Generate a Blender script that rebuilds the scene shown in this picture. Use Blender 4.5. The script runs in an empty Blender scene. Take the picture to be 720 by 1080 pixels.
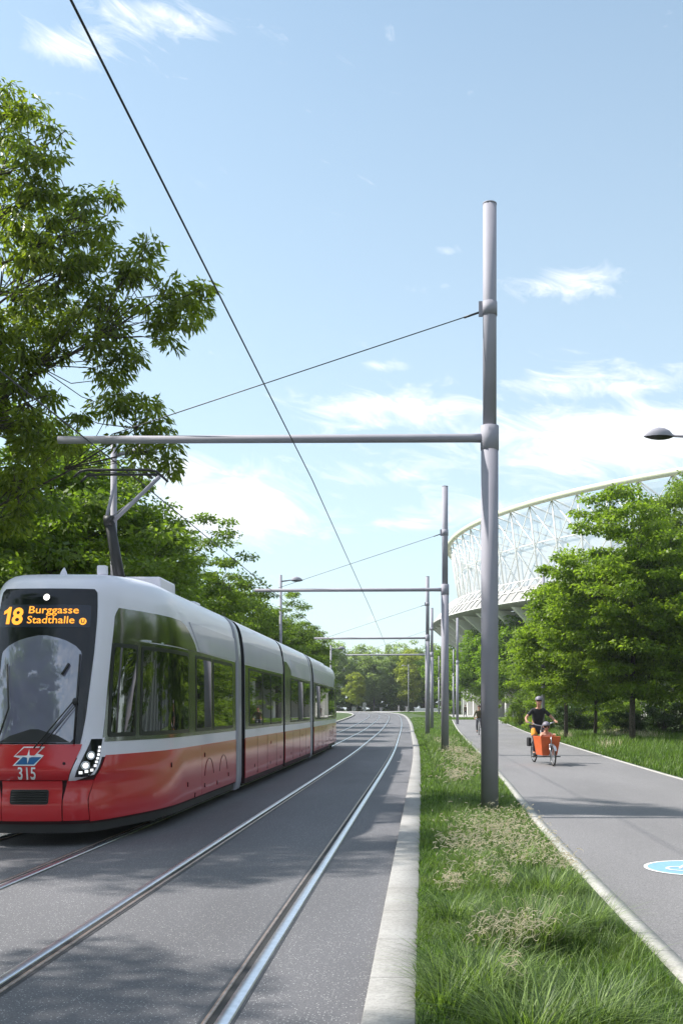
import bpy, bmesh, math, random
import numpy as np
from mathutils import Vector, Matrix, Euler

S = bpy.context.scene
COL = S.collection
R = math.radians
rng = np.random.default_rng(7)
random.seed(7)

# ------------------------------------------------------------------ materials
def new_mat(name):
    m = bpy.data.materials.new(name); m.use_nodes = True
    nt = m.node_tree
    b = nt.nodes['Principled BSDF']
    return m, nt, b

def N(nt, t, **kw):
    n = nt.nodes.new(t)
    for k, v in kw.items():
        if k.startswith('i_'): n.inputs[k[2:].replace('_', ' ')].default_value = v
        else: setattr(n, k, v)
    return n

def ramp(nt, stops):
    r = nt.nodes.new('ShaderNodeValToRGB')
    cr = r.color_ramp
    while len(cr.elements) > 1: cr.elements.remove(cr.elements[-1])
    cr.elements[0].position = stops[0][0]; cr.elements[0].color = (*stops[0][1], 1)
    for p, c in stops[1:]:
        e = cr.elements.new(p); e.color = (*c, 1)
    return r

def plain(name, col, rough=0.5, metal=0.0, coat=0.0, var=0.08, scale=3.0, ior=1.5, bump=0.0, coat_rough=0.04):
    """painted or solid material with slight procedural variation"""
    m, nt, b = new_mat(name)
    tc = N(nt, 'ShaderNodeTexCoord')
    nz = N(nt, 'ShaderNodeTexNoise'); nz.inputs['Scale'].default_value = scale; nz.inputs['Detail'].default_value = 6
    nt.links.new(tc.outputs['Object'], nz.inputs['Vector'])
    lo = tuple(c*(1-var) for c in col); hi = tuple(min(1, c*(1+var)) for c in col)
    rp = ramp(nt, [(0.3, lo), (0.7, hi)])
    nt.links.new(nz.outputs['Fac'], rp.inputs['Fac'])
    nt.links.new(rp.outputs['Color'], b.inputs['Base Color'])
    b.inputs['Roughness'].default_value = rough
    b.inputs['Metallic'].default_value = metal
    b.inputs['IOR'].default_value = ior
    b.inputs['Coat Weight'].default_value = coat
    b.inputs['Coat Roughness'].default_value = coat_rough
    if bump:
        bp = N(nt, 'ShaderNodeBump'); bp.inputs['Strength'].default_value = bump; bp.inputs['Distance'].default_value = 0.01
        nt.links.new(nz.outputs['Fac'], bp.inputs['Height']); nt.links.new(bp.outputs['Normal'], b.inputs['Normal'])
    return m

def emis(name, col, strength):
    m, nt, b = new_mat(name)
    b.inputs['Base Color'].default_value = (*[c*.5 for c in col], 1)
    b.inputs['Emission Color'].default_value = (*col, 1)
    b.inputs['Emission Strength'].default_value = strength
    return m

def asphalt(name, base, speck, blotch=0.15, bump=0.35):
    m, nt, b = new_mat(name)
    tc = N(nt, 'ShaderNodeTexCoord')
    fine = N(nt, 'ShaderNodeTexNoise'); fine.inputs['Scale'].default_value = 62; fine.inputs['Detail'].default_value = 5; fine.inputs['Roughness'].default_value = .95
    vor = N(nt, 'ShaderNodeTexVoronoi'); vor.inputs['Scale'].default_value = 80
    big = N(nt, 'ShaderNodeTexNoise'); big.inputs['Scale'].default_value = .7; big.inputs['Detail'].default_value = 5
    mp = N(nt, 'ShaderNodeMapping'); mp.inputs['Scale'].default_value = (1, .25, 1)
    nt.links.new(tc.outputs['Object'], fine.inputs['Vector']); nt.links.new(tc.outputs['Object'], vor.inputs['Vector'])
    nt.links.new(tc.outputs['Object'], mp.inputs['Vector']); nt.links.new(mp.outputs['Vector'], big.inputs['Vector'])
    r1 = ramp(nt, [(.34, tuple(c*.42 for c in base)), (.52, base), (.68, tuple(c*1.75 for c in base))])
    nt.links.new(fine.outputs['Fac'], r1.inputs['Fac'])
    # bright stones: random value of each cell
    sep = N(nt, 'ShaderNodeSeparateColor'); nt.links.new(vor.outputs['Color'], sep.inputs['Color'])
    gt = N(nt, 'ShaderNodeMath', operation='GREATER_THAN'); gt.inputs[1].default_value = .82
    nt.links.new(sep.outputs[0], gt.inputs[0])
    lt = N(nt, 'ShaderNodeMath', operation='LESS_THAN'); lt.inputs[1].default_value = .33
    nt.links.new(vor.outputs['Distance'], lt.inputs[0])
    mu = N(nt, 'ShaderNodeMath', operation='MULTIPLY'); nt.links.new(gt.outputs[0], mu.inputs[0]); nt.links.new(lt.outputs[0], mu.inputs[1])
    mx = N(nt, 'ShaderNodeMix', data_type='RGBA'); nt.links.new(mu.outputs[0], mx.inputs['Factor'])
    nt.links.new(r1.outputs['Color'], mx.inputs[6]); mx.inputs[7].default_value = (*speck, 1)
    r2 = ramp(nt, [(.3, (1-blotch,)*3), (.7, (1+blotch*.3,)*3)]); nt.links.new(big.outputs['Fac'], r2.inputs['Fac'])
    m2 = N(nt, 'ShaderNodeMix', data_type='RGBA', blend_type='MULTIPLY'); m2.inputs['Factor'].default_value = 1
    nt.links.new(mx.outputs[2], m2.inputs[6]); nt.links.new(r2.outputs['Color'], m2.inputs[7])
    nt.links.new(m2.outputs[2], b.inputs['Base Color'])
    b.inputs['Roughness'].default_value = .75
    bp = N(nt, 'ShaderNodeBump'); bp.inputs['Strength'].default_value = bump; bp.inputs['Distance'].default_value = .004
    nt.links.new(fine.outputs['Fac'], bp.inputs['Height']); nt.links.new(bp.outputs['Normal'], b.inputs['Normal'])
    return m

def stone(name, base, joint=1.0, axis=1, jw=.012):
    """kerb stone with joints every `joint` metres along an axis"""
    m, nt, b = new_mat(name)
    tc = N(nt, 'ShaderNodeTexCoord')
    nz = N(nt, 'ShaderNodeTexNoise'); nz.inputs['Scale'].default_value = 45; nz.inputs['Detail'].default_value = 8; nz.inputs['Roughness'].default_value = .75
    nt.links.new(tc.outputs['Object'], nz.inputs['Vector'])
    big = N(nt, 'ShaderNodeTexNoise'); big.inputs['Scale'].default_value = 2.2; big.inputs['Detail'].default_value = 5
    nt.links.new(tc.outputs['Object'], big.inputs['Vector'])
    r1 = ramp(nt, [(.35, tuple(c*.72 for c in base)), (.65, tuple(c*1.12 for c in base))]); nt.links.new(nz.outputs['Fac'], r1.inputs['Fac'])
    r2 = ramp(nt, [(.3, (.8, .79, .77)), (.7, (1, 1, 1))]); nt.links.new(big.outputs['Fac'], r2.inputs['Fac'])
    mu = N(nt, 'ShaderNodeMix', data_type='RGBA', blend_type='MULTIPLY'); mu.inputs['Factor'].default_value = 1
    nt.links.new(r1.outputs['Color'], mu.inputs[6]); nt.links.new(r2.outputs['Color'], mu.inputs[7])
    sx = N(nt, 'ShaderNodeSeparateXYZ'); nt.links.new(tc.outputs['Object'], sx.inputs[0])
    md = N(nt, 'ShaderNodeMath', operation='PINGPONG'); md.inputs[1].default_value = joint/2; nt.links.new(sx.outputs[axis], md.inputs[0])
    lt = N(nt, 'ShaderNodeMath', operation='LESS_THAN'); lt.inputs[1].default_value = jw/2; nt.links.new(md.outputs[0], lt.inputs[0])
    mx = N(nt, 'ShaderNodeMix', data_type='RGBA'); nt.links.new(lt.outputs[0], mx.inputs['Factor'])
    nt.links.new(mu.outputs[2], mx.inputs[6]); mx.inputs[7].default_value = (.09, .085, .08, 1)
    nt.links.new(mx.outputs[2], b.inputs['Base Color']); b.inputs['Roughness'].default_value = .85
    bp = N(nt, 'ShaderNodeBump'); bp.inputs['Strength'].default_value = .3; bp.inputs['Distance'].default_value = .004
    nt.links.new(nz.outputs['Fac'], bp.inputs['Height']); nt.links.new(bp.outputs['Normal'], b.inputs['Normal'])
    return m

def leafmat(name, dark, light, trans=.45, rough=.45, gloss=.35, patch=None, tt=(1.6, 1.75, .7)):
    """leaf: diffuse + translucent, colour from a per-leaf random 'tint'"""
    m, nt, b = new_mat(name)
    at = N(nt, 'ShaderNodeAttribute', attribute_name='tint')
    rp = ramp(nt, [(0, dark), (1, light)]); nt.links.new(at.outputs['Fac'], rp.inputs['Fac'])
    b.inputs['Roughness'].default_value = rough; b.inputs['Specular IOR Level'].default_value = gloss
    src = rp.outputs['Color']
    if patch:
        tc = N(nt, 'ShaderNodeTexCoord'); nz = N(nt, 'ShaderNodeTexNoise'); nz.inputs['Scale'].default_value = patch[0]
        nt.links.new(tc.outputs['Object'], nz.inputs['Vector'])
        rr = ramp(nt, [(.48, (0, 0, 0)), (.75, (.8, .8, .8))]); nt.links.new(nz.outputs['Fac'], rr.inputs['Fac'])
        mx = N(nt, 'ShaderNodeMix', data_type='RGBA'); nt.links.new(rr.outputs['Color'], mx.inputs['Factor'])
        nt.links.new(src, mx.inputs[6]); mx.inputs[7].default_value = (*patch[1], 1); src = mx.outputs[2]
    nt.links.new(src, b.inputs['Base Color'])
    tr = N(nt, 'ShaderNodeBsdfTranslucent')
    g = N(nt, 'ShaderNodeMix', data_type='RGBA', blend_type='MULTIPLY'); g.inputs['Factor'].default_value = 1
    nt.links.new(src, g.inputs[6]); g.inputs[7].default_value = (*tt, 1)
    nt.links.new(g.outputs[2], tr.inputs['Color'])
    ms = N(nt, 'ShaderNodeMixShader'); ms.inputs[0].default_value = trans
    out = nt.nodes['Material Output']
    nt.links.new(b.outputs[0], ms.inputs[1]); nt.links.new(tr.outputs[0], ms.inputs[2]); nt.links.new(ms.outputs[0], out.inputs['Surface'])
    return m

def ground_mat(name, a, b_, c):
    m, nt, b = new_mat(name)
    tc = N(nt, 'ShaderNodeTexCoord')
    nz = N(nt, 'ShaderNodeTexNoise'); nz.inputs['Scale'].default_value = 1.3; nz.inputs['Detail'].default_value = 10; nz.inputs['Roughness'].default_value = .7
    f = N(nt, 'ShaderNodeTexNoise'); f.inputs['Scale'].default_value = 30; f.inputs['Detail'].default_value = 6
    nt.links.new(tc.outputs['Object'], nz.inputs['Vector']); nt.links.new(tc.outputs['Object'], f.inputs['Vector'])
    rp = ramp(nt, [(.3, a), (.5, b_), (.7, c)]); nt.links.new(nz.outputs['Fac'], rp.inputs['Fac'])
    r2 = ramp(nt, [(.3, (.6,)*3), (.7, (1.2,)*3)]); nt.links.new(f.outputs['Fac'], r2.inputs['Fac'])
    mu = N(nt, 'ShaderNodeMix', data_type='RGBA', blend_type='MULTIPLY'); mu.inputs['Factor'].default_value = 1
    nt.links.new(rp.outputs['Color'], mu.inputs[6]); nt.links.new(r2.outputs['Color'], mu.inputs[7])
    nt.links.new(mu.outputs[2], b.inputs['Base Color']); b.inputs['Roughness'].default_value = .95
    bp = N(nt, 'ShaderNodeBump'); bp.inputs['Strength'].default_value = .6; bp.inputs['Distance'].default_value = .03
    nt.links.new(f.outputs['Fac'], bp.inputs['Height']); nt.links.new(bp.outputs['Normal'], b.inputs['Normal'])
    return m

M = {}
M['road'] = asphalt('tram_asphalt', (.142, .139, .150), (.50, .49, .49), .28)
M['path'] = asphalt('path_asphalt', (.205, .196, .202), (.40, .38, .37), .16)
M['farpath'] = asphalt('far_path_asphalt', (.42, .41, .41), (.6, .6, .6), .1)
M['kerb'] = stone('kerb_concrete', (.365, .355, .345), 1.0, jw=.008)
M['edging'] = stone('edging_concrete', (.47, .455, .43), 1.0, jw=.008)
M['soil'] = ground_mat('lawn_ground', (.035, .06, .015), (.055, .095, .022), (.10, .12, .04))
M['rail'] = plain('rail_steel', (.80, .80, .86), .30, 1.0, var=.1, scale=20)
M['lip'] = plain('rail_lip_steel', (.42, .33, .29), .42, .8, var=.25, scale=20)
M['groove'] = plain('rail_groove', (.02, .02, .022), .8, var=.3)
M['seal'] = plain('bitumen_seal', (.05, .05, .055), .55, var=.3, scale=9)
M['mast'] = plain('mast_paint', (.315, .305, .355), .7, 0, var=.06, scale=2.5)
M['wire'] = plain('wire_metal', (.035, .035, .04), .5, .3)
M['red'] = plain('red_paint', (.56, .008, .016), .34, 0, .85, var=.03, scale=1.2, coat_rough=.11)
M['white'] = plain('white_paint', (.80, .775, .86), .36, 0, .3, var=.03, scale=1.2)
M['silver'] = plain('silver_paint', (.62, .60, .70), .36, .1, .3, var=.03, scale=1.5)
M['band'] = plain('tinted_band', (.040, .052, .022), .13, 0, 0, var=.2, ior=2.5, scale=1)
M['frame'] = plain('window_rubber', (.018, .02, .018), .35, var=.2)
M['glass'] = plain('window_glass', (.014, .018, .012), .015, 0, 0, var=.3, ior=3.0, scale=1)
M['mask'] = plain('black_mask_glass', (.006, .007, .012), .10, 0, 0, var=.3, ior=1.5, scale=1)
M['shield'] = plain('windscreen_glass', (.20, .20, .28), .03, 0, .3, var=.1, ior=2.4, scale=2.5)
M['dark'] = plain('dark_plastic', (.02, .02, .022), .5, var=.2)
M['portal'] = plain('portal_grey', (.36, .355, .42), .4, .1, .2, var=.04)
M['bellows'] = plain('bellows_rubber', (.025, .025, .03), .7, var=.3)
M['line'] = plain('panel_gap', (.03, .005, .008), .8)
M['ledoff'] = plain('display_board', (.012, .016, .035), .25, 0, .3)
M['led'] = emis('orange_led', (1.0, .36, .03), 1.1)
M['lamp'] = emis('lamp_glow', (1.0, .97, .88), 2.0)
M['bulb'] = plain('lamp_reflector', (.8, .82, .85), .12, .6)
M['drl'] = emis('running_light', (.95, .97, 1.0), .8)
M['wblue'] = plain('emblem_blue', (.03, .13, .32), .3, 0, .5)
M['wwhite'] = plain('emblem_white', (.8, .8, .82), .35)
M['wred'] = plain('emblem_red', (.6, .03, .04), .3, 0, .5)
M['concrete'] = plain('stadium_concrete', (.33, .32, .31), .8, var=.15, scale=.4)
M['stwhite'] = plain('stadium_white_steel', (.86, .85, .81), .5, var=.03)
M['rim'] = plain('stadium_rim', (.66, .66, .50), .5, var=.05)
M['bark'] = plain('bark', (.075, .06, .05), .9, var=.5, scale=14, bump=.6)
M['barkpale'] = plain('pale_bark', (.20, .18, .155), .9, var=.4, scale=14, bump=.6)
M['leaf_ash'] = leafmat('leaf_ash', (.045, .080, .008), (.26, .31, .030), .5, .38, .5)
M['leaf_lime'] = leafmat('leaf_lime', (.060, .105, .016), (.22, .30, .045), .47)
M['leaf_horn'] = leafmat('leaf_hornbeam', (.070, .120, .014), (.27, .36, .05), .53)
M['leaf_lush'] = leafmat('leaf_lush', (.075, .140, .012), (.24, .36, .03), .48)
M['leaf_grey'] = leafmat('leaf_greygreen', (.14, .19, .08), (.34, .41, .19), .5)
M['leaf_yel'] = leafmat('leaf_yellowgreen', (.16, .19, .03), (.42, .46, .07), .45)
M['leaf_dark'] = leafmat('leaf_darkshrub', (.020, .040, .012), (.07, .12, .03), .3)
M['grass'] = leafmat('grass_blade', (.028, .064, .010), (.21, .34, .05), .36, .5, .4, patch=(1.7, (.16, .21, .055)))
M['grasslong'] = leafmat('long_grass_blade', (.024, .056, .012), (.30, .41, .12), .34, .5, .5)
M['straw'] = leafmat('straw', (.74, .62, .45), (.97, .86, .68), .3, .6, .2, tt=(1, .95, .85))
M['paintblue'] = plain('road_paint_blue', (.20, .37, .62), .7, var=.08, scale=30)
M['paintwhite'] = plain('road_paint_white', (.78, .79, .80), .7, var=.08, scale=30)

# ------------------------------------------------------------------ helpers
def tag(o, label=None, cat=None, group=None, kind=None):
    if label: o['label'] = label
    if cat: o['category'] = cat
    if group: o['group'] = group
    if kind: o['kind'] = kind
    return o

def empty(name, loc=(0, 0, 0), rz=0, label=None, cat=None, group=None, parent=None):
    o = bpy.data.objects.new(name, None); COL.objects.link(o)
    o.location = loc; o.rotation_euler = (0, 0, rz); o.parent = parent
    tag(o, label, cat, group)
    return o

def np_mesh(name, V, F, mat, parent=None, tint=None, smooth=False, loc=(0, 0, 0), mats=None):
    me = bpy.data.meshes.new(name)
    V = np.asarray(V, dtype=np.float32).reshape(-1, 3)
    F = np.asarray(F, dtype=np.int32)
    k = F.shape[1]
    me.vertices.add(len(V)); me.vertices.foreach_set('co', V.ravel())
    me.loops.add(F.size); me.loops.foreach_set('vertex_index', F.ravel())
    me.polygons.add(len(F)); me.polygons.foreach_set('loop_start', np.arange(0, F.size, k, dtype=np.int32))
    if smooth: me.polygons.foreach_set('use_smooth', np.ones(len(F), dtype=bool))
    me.update(calc_edges=True)
    if tint is not None:
        a = me.attributes.new('tint', 'FLOAT', 'POINT'); a.data.foreach_set('value', np.asarray(tint, dtype=np.float32))
    me.materials.append(mat)
    o = bpy.data.objects.new(name, me); COL.objects.link(o); o.parent = parent; o.location = loc
    return o

class MB:
    """collects shapes and links them as ONE mesh object"""
    def __init__(s): s.v = []; s.f = []; s.sm = []
    def add(s, v, f, smooth=False):
        n = len(s.v); s.v += [tuple(p) for p in v]; s.f += [tuple(i+n for i in q) for q in f]; s.sm += [smooth]*len(f)
    def box(s, c, d, rot=None, bevel=0):
        x, y, z = (q/2 for q in d)
        pts = [Vector((a*x, b*y, e*z)) for a in (-1, 1) for b in (-1, 1) for e in (-1, 1)]
        if rot: pts = [Euler(rot).to_matrix() @ p for p in pts]
        pts = [p+Vector(c) for p in pts]
        s.add(pts, [(0, 1, 3, 2), (4, 6, 7, 5), (0, 4, 5, 1), (2, 3, 7, 6), (0, 2, 6, 4), (1, 5, 7, 3)])
    def tube(s, pts, r, n=12, cap=True):
        pts = [Vector(p) for p in pts]
        rr = r if isinstance(r, (list, tuple)) else [r]*len(pts)
        base = len(s.v); ref = None
        for i, p in enumerate(pts):
            d = (pts[min(i+1, len(pts)-1)]-pts[max(i-1, 0)]).normalized()
            if ref is None:
                ref = Vector((0, 0, 1)) if abs(d.z) < .9 else Vector((1, 0, 0))
            a = d.cross(ref)
            if a.length < 1e-4: a = d.orthogonal()
            a.normalize(); b = d.cross(a); ref = b.cross(d) if False else ref
            for k in range(n):
                t = 2*math.pi*k/n
                s.v.append(tuple(p+(a*math.cos(t)+b*math.sin(t))*rr[i]))
        for i in range(len(pts)-1):
            for k in range(n):
                s.f.append((base+i*n+k, base+i*n+(k+1) % n, base+(i+1)*n+(k+1) % n, base+(i+1)*n+k)); s.sm.append(True)
        if cap:
            s.f.append(tuple(base+k for k in range(n))[::-1]); s.sm.append(False)
            s.f.append(tuple(base+(len(pts)-1)*n+k for k in range(n))); s.sm.append(False)
    def ell(s, c, r, nu=12, nv=8, rot=None):
        v = []; f = []
        for j in range(nv+1):
            ph = math.pi*j/nv
            for i in range(nu):
                th = 2*math.pi*i/nu
                p = Vector((r[0]*math.sin(ph)*math.cos(th), r[1]*math.sin(ph)*math.sin(th), r[2]*math.cos(ph)))
                if rot: p = Euler(rot).to_matrix() @ p
                v.append(p+Vector(c))
        for j in range(nv):
            for i in range(nu): f.append((j*nu+i, (j+1)*nu+i, (j+1)*nu+(i+1) % nu, j*nu+(i+1) % nu))
        s.add(v, f, True)
    def torus(s, c, R_, r, axis='x', n=28, m=8):
        v = []; f = []
        for i in range(n):
            t = 2*math.pi*i/n
            for k in range(m):
                q = 2*math.pi*k/m; a = (R_+r*math.cos(q)); h = r*math.sin(q)
                p = {'x': (h, a*math.cos(t), a*math.sin(t)), 'y': (a*math.cos(t), h, a*math.sin(t)), 'z': (a*math.cos(t), a*math.sin(t), h)}[axis]
                v.append(Vector(p)+Vector(c))
        for i in range(n):
            for k in range(m): f.append((i*m+k, ((i+1) % n)*m+k, ((i+1) % n)*m+(k+1) % m, i*m+(k+1) % m))
        s.add(v, f, True)
    def build(s, name, mat, parent=None, bevel=0):
        me = bpy.data.meshes.new(name); me.from_pydata(s.v, [], s.f)
        bm = bmesh.new(); bm.from_mesh(me)
        bmesh.ops.remove_doubles(bm, verts=bm.verts, dist=1e-5)
        bmesh.ops.recalc_face_normals(bm, faces=bm.faces)
        bm.to_mesh(me); bm.free()
        if len(me.polygons) == len(s.sm): me.polygons.foreach_set('use_smooth', s.sm)
        me.materials.append(mat)
        o = bpy.data.objects.new(name, me); COL.objects.link(o); o.parent = parent
        if bevel:
            md = o.modifiers.new('bevel', 'BEVEL'); md.width = bevel; md.segments = 2; md.limit_method = 'ANGLE'
        return o

def copy_tree(o, parent=None):
    c = o.copy(); COL.objects.link(c); c.parent = parent
    for ch in list(o.children): copy_tree(ch, c)
    return c

def cr(xs, ys):
    """smooth monotone interpolation through points"""
    xs = np.array(xs, float); ys = np.array(ys, float)
    d = np.diff(ys)/np.diff(xs)
    m = np.concatenate([[d[0]], (d[:-1]+d[1:])/2, [d[-1]]])
    for i in range(len(d)):
        if d[i] == 0: m[i] = m[i+1] = 0
    def f(x):
        x = np.clip(np.asarray(x, float), xs[0], xs[-1])
        i = np.clip(np.searchsorted(xs, x)-1, 0, len(xs)-2)
        h = xs[i+1]-xs[i]; t = (x-xs[i])/h
        return (2*t**3-3*t**2+1)*ys[i]+(t**3-2*t**2+t)*h*m[i]+(-2*t**3+3*t**2)*ys[i+1]+(t**3-t**2)*h*m[i+1]
    return f

GH = cr([-60, 70, 100, 150, 180, 220, 260, 3000], [0, 0, .2, .6, .9, 1.2, 1.3, 1.3])   # gentle rise of the land
def gz(y): return float(GH(y))

# ------------------------------------------------------------------ the ground sheet
def sheet(name, rows, cols_fn, z_off, mat, label=None, kind='structure', zfn=None):
    """rows: y values; cols_fn(y) -> list of x; follows the land"""
    V = []; F = []
    n = None
    for y in rows:
        xs = cols_fn(y); n = len(xs)
        for x in xs:
            V.append((x, y, gz(y)+z_off+(zfn(x, y) if zfn else 0)))
    for j in range(len(rows)-1):
        for i in range(n-1): F.append((j*n+i, j*n+i+1, (j+1)*n+i+1, (j+1)*n+i))
    o = np_mesh(name, V, F, mat)
    tag(o, label, None, None, kind)
    return o

rows = list(np.arange(-60, 300, 4.0))+[340, 400, 500, 700, 1000, 1600, 3000]
gx = [-1500, -600, -250, -120, -60, -30, -15, 0, 15, 30, 60, 120, 250, 600, 1500]
sheet('ground', rows, lambda y: gx, -.03, M['soil'])

# centreline of the tram road
cl_pts = [(0, -40), (0, -10), (0, 15), (0, 30), (-.07, 40), (-.18, 48), (-.5, 68), (-1.0, 100), (-2.3, 150), (-3.9, 176), (-7, 197), (-13, 210), (-23, 218), (-40, 223), (-80, 226), (-160, 228)]
def chaikin(p, n=3):
    for _ in range(n):
        q = [p[0]]
        for a, b in zip(p[:-1], p[1:]):
            q += [(a[0]*.75+b[0]*.25, a[1]*.75+b[1]*.25), (a[0]*.25+b[0]*.75, a[1]*.25+b[1]*.75)]
        q.append(p[-1]); p = q
    return p
CL = chaikin(cl_pts)
# densify
dense = []
for a, b in zip(CL[:-1], CL[1:]):
    L = math.hypot(b[0]-a[0], b[1]-a[1]); k = max(1, int(L/2.5))
    for i in range(k): dense.append((a[0]+(b[0]-a[0])*i/k, a[1]+(b[1]-a[1])*i/k))
dense.append(CL[-1]); CL = dense
def off_pt(i, o):
    a = CL[max(i-1, 0)]; b = CL[min(i+1, len(CL)-1)]
    d = Vector((b[0]-a[0], b[1]-a[1])).normalized()
    return CL[i][0]+d.y*o, CL[i][1]-d.x*o
def sweep(name, prof, mat, parent=None, closed=False, lim=None, mb=None):
    """prof: list of (lateral offset, height) swept along the road"""
    V = []; F = []; n = len(prof); idx = [i for i in range(len(CL)) if lim is None or lim[0] <= CL[i][1] <= lim[1]]
    for i in idx:
        for (o, z) in prof:
            x, y = off_pt(i, o); V.append((x, y, gz(y)+z))
    for j in range(len(idx)-1):
        for i in range(n-1): F.append((j*n+i, j*n+i+1, (j+1)*n+i+1, (j+1)*n+i))
    if mb is not None: mb.add(V, F); return
    return np_mesh(name, V, F, mat, parent)
DX = float  # noqa
tag(sweep('tram_road', [(-8.0, 0), (-4, 0), (-.318, 0)], M['road']), kind='structure')
tag(sweep('kerb', [(-.318, -.05), (-.318, .09), (-.308, .10), (-.045, .10), (-.038, .09), (-.038, -.05)], M['kerb']), kind='structure')
tag(sweep('kerb', [(-8.3, -.05), (-8.3, .12), (-8.0, .12), (-8.0, -.05)], M['kerb']), kind='structure')

# rails: two tracks, gauge 1.435 m
def rail(xc, side, label):
    r = empty('rail', (0, 0, 0), label=label, cat='rail', group='rails of the two tram tracks')
    s = side   # +1: head lies on the right, groove on the left
    def P(lst):
        return [(xc+s*a, z) for a, z in lst]
    a = P([(-.105, .004), (.092, .004)]); sweep('seal_strip', a if s > 0 else a[::-1], M['seal'], r)
    h = P([(-.008, .004), (-.006, .013), (0.0, .018), (.034, .0205), (.064, .018), (.075, .012), (.077, .004)])
    o = sweep('rail_head', h if s > 0 else h[::-1], M['rail'], r)
    g = P([(-.052, .006), (-.008, .006)]); sweep('groove', g if s > 0 else g[::-1], M['groove'], r)
    l = P([(-.078, .004), (-.076, .013), (-.056, .014), (-.052, .006)]); sweep('guard_lip', l if s > 0 else l[::-1], M['lip'], r)
rail(-1.115, 1, 'steel rail nearest the pale kerb, running into the distance')
rail(-2.60, -1, 'second steel rail from the kerb, left rail of the free track')
rail(-4.06, 1, 'steel rail in front of the tram, right rail of its track')
rail(-5.54, -1, 'leftmost steel rail, passing under the tram nose at the frame edge')

# foot and cycle path
PLx = cr([-40, -5, 6, 13, 25, 55, 95, 130], [1.62, 1.62, 1.62, 1.65, 1.92, 2.35, 3.0, 3.7])
PRx = cr([-40, -5, 24, 30, 52, 95, 127], [6.25, 6.25, 6.3, 6.4, 7.0, 8.3, 9.3])
prow = list(np.arange(-40, 128, 3.0))
def pcols(y):
    a = float(PLx(y)); b = float(PRx(y)); return [a+.12, (a+b)/2, b-.10]
sheet('path', prow, pcols, .004, M['path'])
def edge_strip(fx, o0, o1, zt, sgn):
    V = []; F = []
    for y in prow:
        x = float(fx(y)); z = gz(y)
        V += [(x+o0, y, z-.04), (x+o0, y, z+zt), (x+o1, y, z+zt), (x+o1, y, z-.04)]
    for j in range(len(prow)-1):
        for i in range(3): F.append((4*j+i, 4*j+i+1, 4*j+i+5, 4*j+i+4))
    return np_mesh('path_edging', V, F, M['edging'])
tag(edge_strip(PLx, -.02, .12, .018, 1), kind='structure')
tag(edge_strip(PRx, -.10, .02, .018, 1), kind='structure')
# crossing path and far street beyond it
cross_rows = [134, 138, 142, 150, 160, 168]
def ccols(y):
    return [8.2 if y < 139 else 4.2, 8.6, 9.8, 22, 60]
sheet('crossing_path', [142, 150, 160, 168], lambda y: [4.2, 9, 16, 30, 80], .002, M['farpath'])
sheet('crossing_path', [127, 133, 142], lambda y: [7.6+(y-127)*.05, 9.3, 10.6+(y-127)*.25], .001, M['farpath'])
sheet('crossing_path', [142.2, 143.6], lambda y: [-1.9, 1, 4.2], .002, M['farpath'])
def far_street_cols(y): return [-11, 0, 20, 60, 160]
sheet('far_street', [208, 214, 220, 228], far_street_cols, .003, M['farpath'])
# left verge pavement behind the tram
sheet('pavement', list(np.arange(-40, 150, 6.0)), lambda y: [-16, -13.5], .002, M['path'])

# painted roundel on the path
def disc(mb, c, r, z, n=48, r0=0):
    v = []; f = []
    for i in range(n):
        t = 2*math.pi*i/n; v += [(c[0]+r*math.cos(t), c[1]+r*math.sin(t), z), (c[0]+r0*math.cos(t), c[1]+r0*math.sin(t), z)]
    if r0 == 0: mb.add([v[2*i] for i in range(n)], [tuple(range(n))])
    else: mb.add(v, [(2*i, 2*((i+1) % n), 2*((i+1) % n)+1, 2*i+1) for i in range(n)])
rc = (2.88, 10.72)
rt = empty('road_marking', (rc[0], rc[1], 0), label='round pale blue painted marking with white border on the cycle path', cat='road marking')
mb = MB(); disc(mb, (0, 0), .485, .008); mb.build('blue_disc', M['paintblue'], rt)
mb = MB(); disc(mb, (0, 0), .52, .010, r0=.482)
mb.build('white_border', M['paintwhite'], rt)
mb = MB()
disc(mb, (-.16, -.06), .15, .012, 28, .118); disc(mb, (.20, -.06), .15, .012, 28, .118)
def flatbar(mb, a, b, w, z=.0125):
    d = Vector((b[0]-a[0], b[1]-a[1])).normalized(); n = Vector((-d.y, d.x))*w/2
    mb.add([(a[0]+n.x, a[1]+n.y, z), (a[0]-n.x, a[1]-n.y, z), (b[0]-n.x, b[1]-n.y, z), (b[0]+n.x, b[1]+n.y, z)], [(0, 1, 2, 3)])
flatbar(mb, (-.16, -.06), (-.07, .16), .03, .0130); flatbar(mb, (-.07, .16), (.13, .16), .03, .0135)
flatbar(mb, (.20, -.06), (.11, .22), .03, .0140); flatbar(mb, (-.07, .14), (.03, -.06), .03, .0145); flatbar(mb, (.03, -.06), (.13, .15), .03, .0150)
mb.build('white_bicycle_sign', M['paintwhite'], rt)

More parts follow.
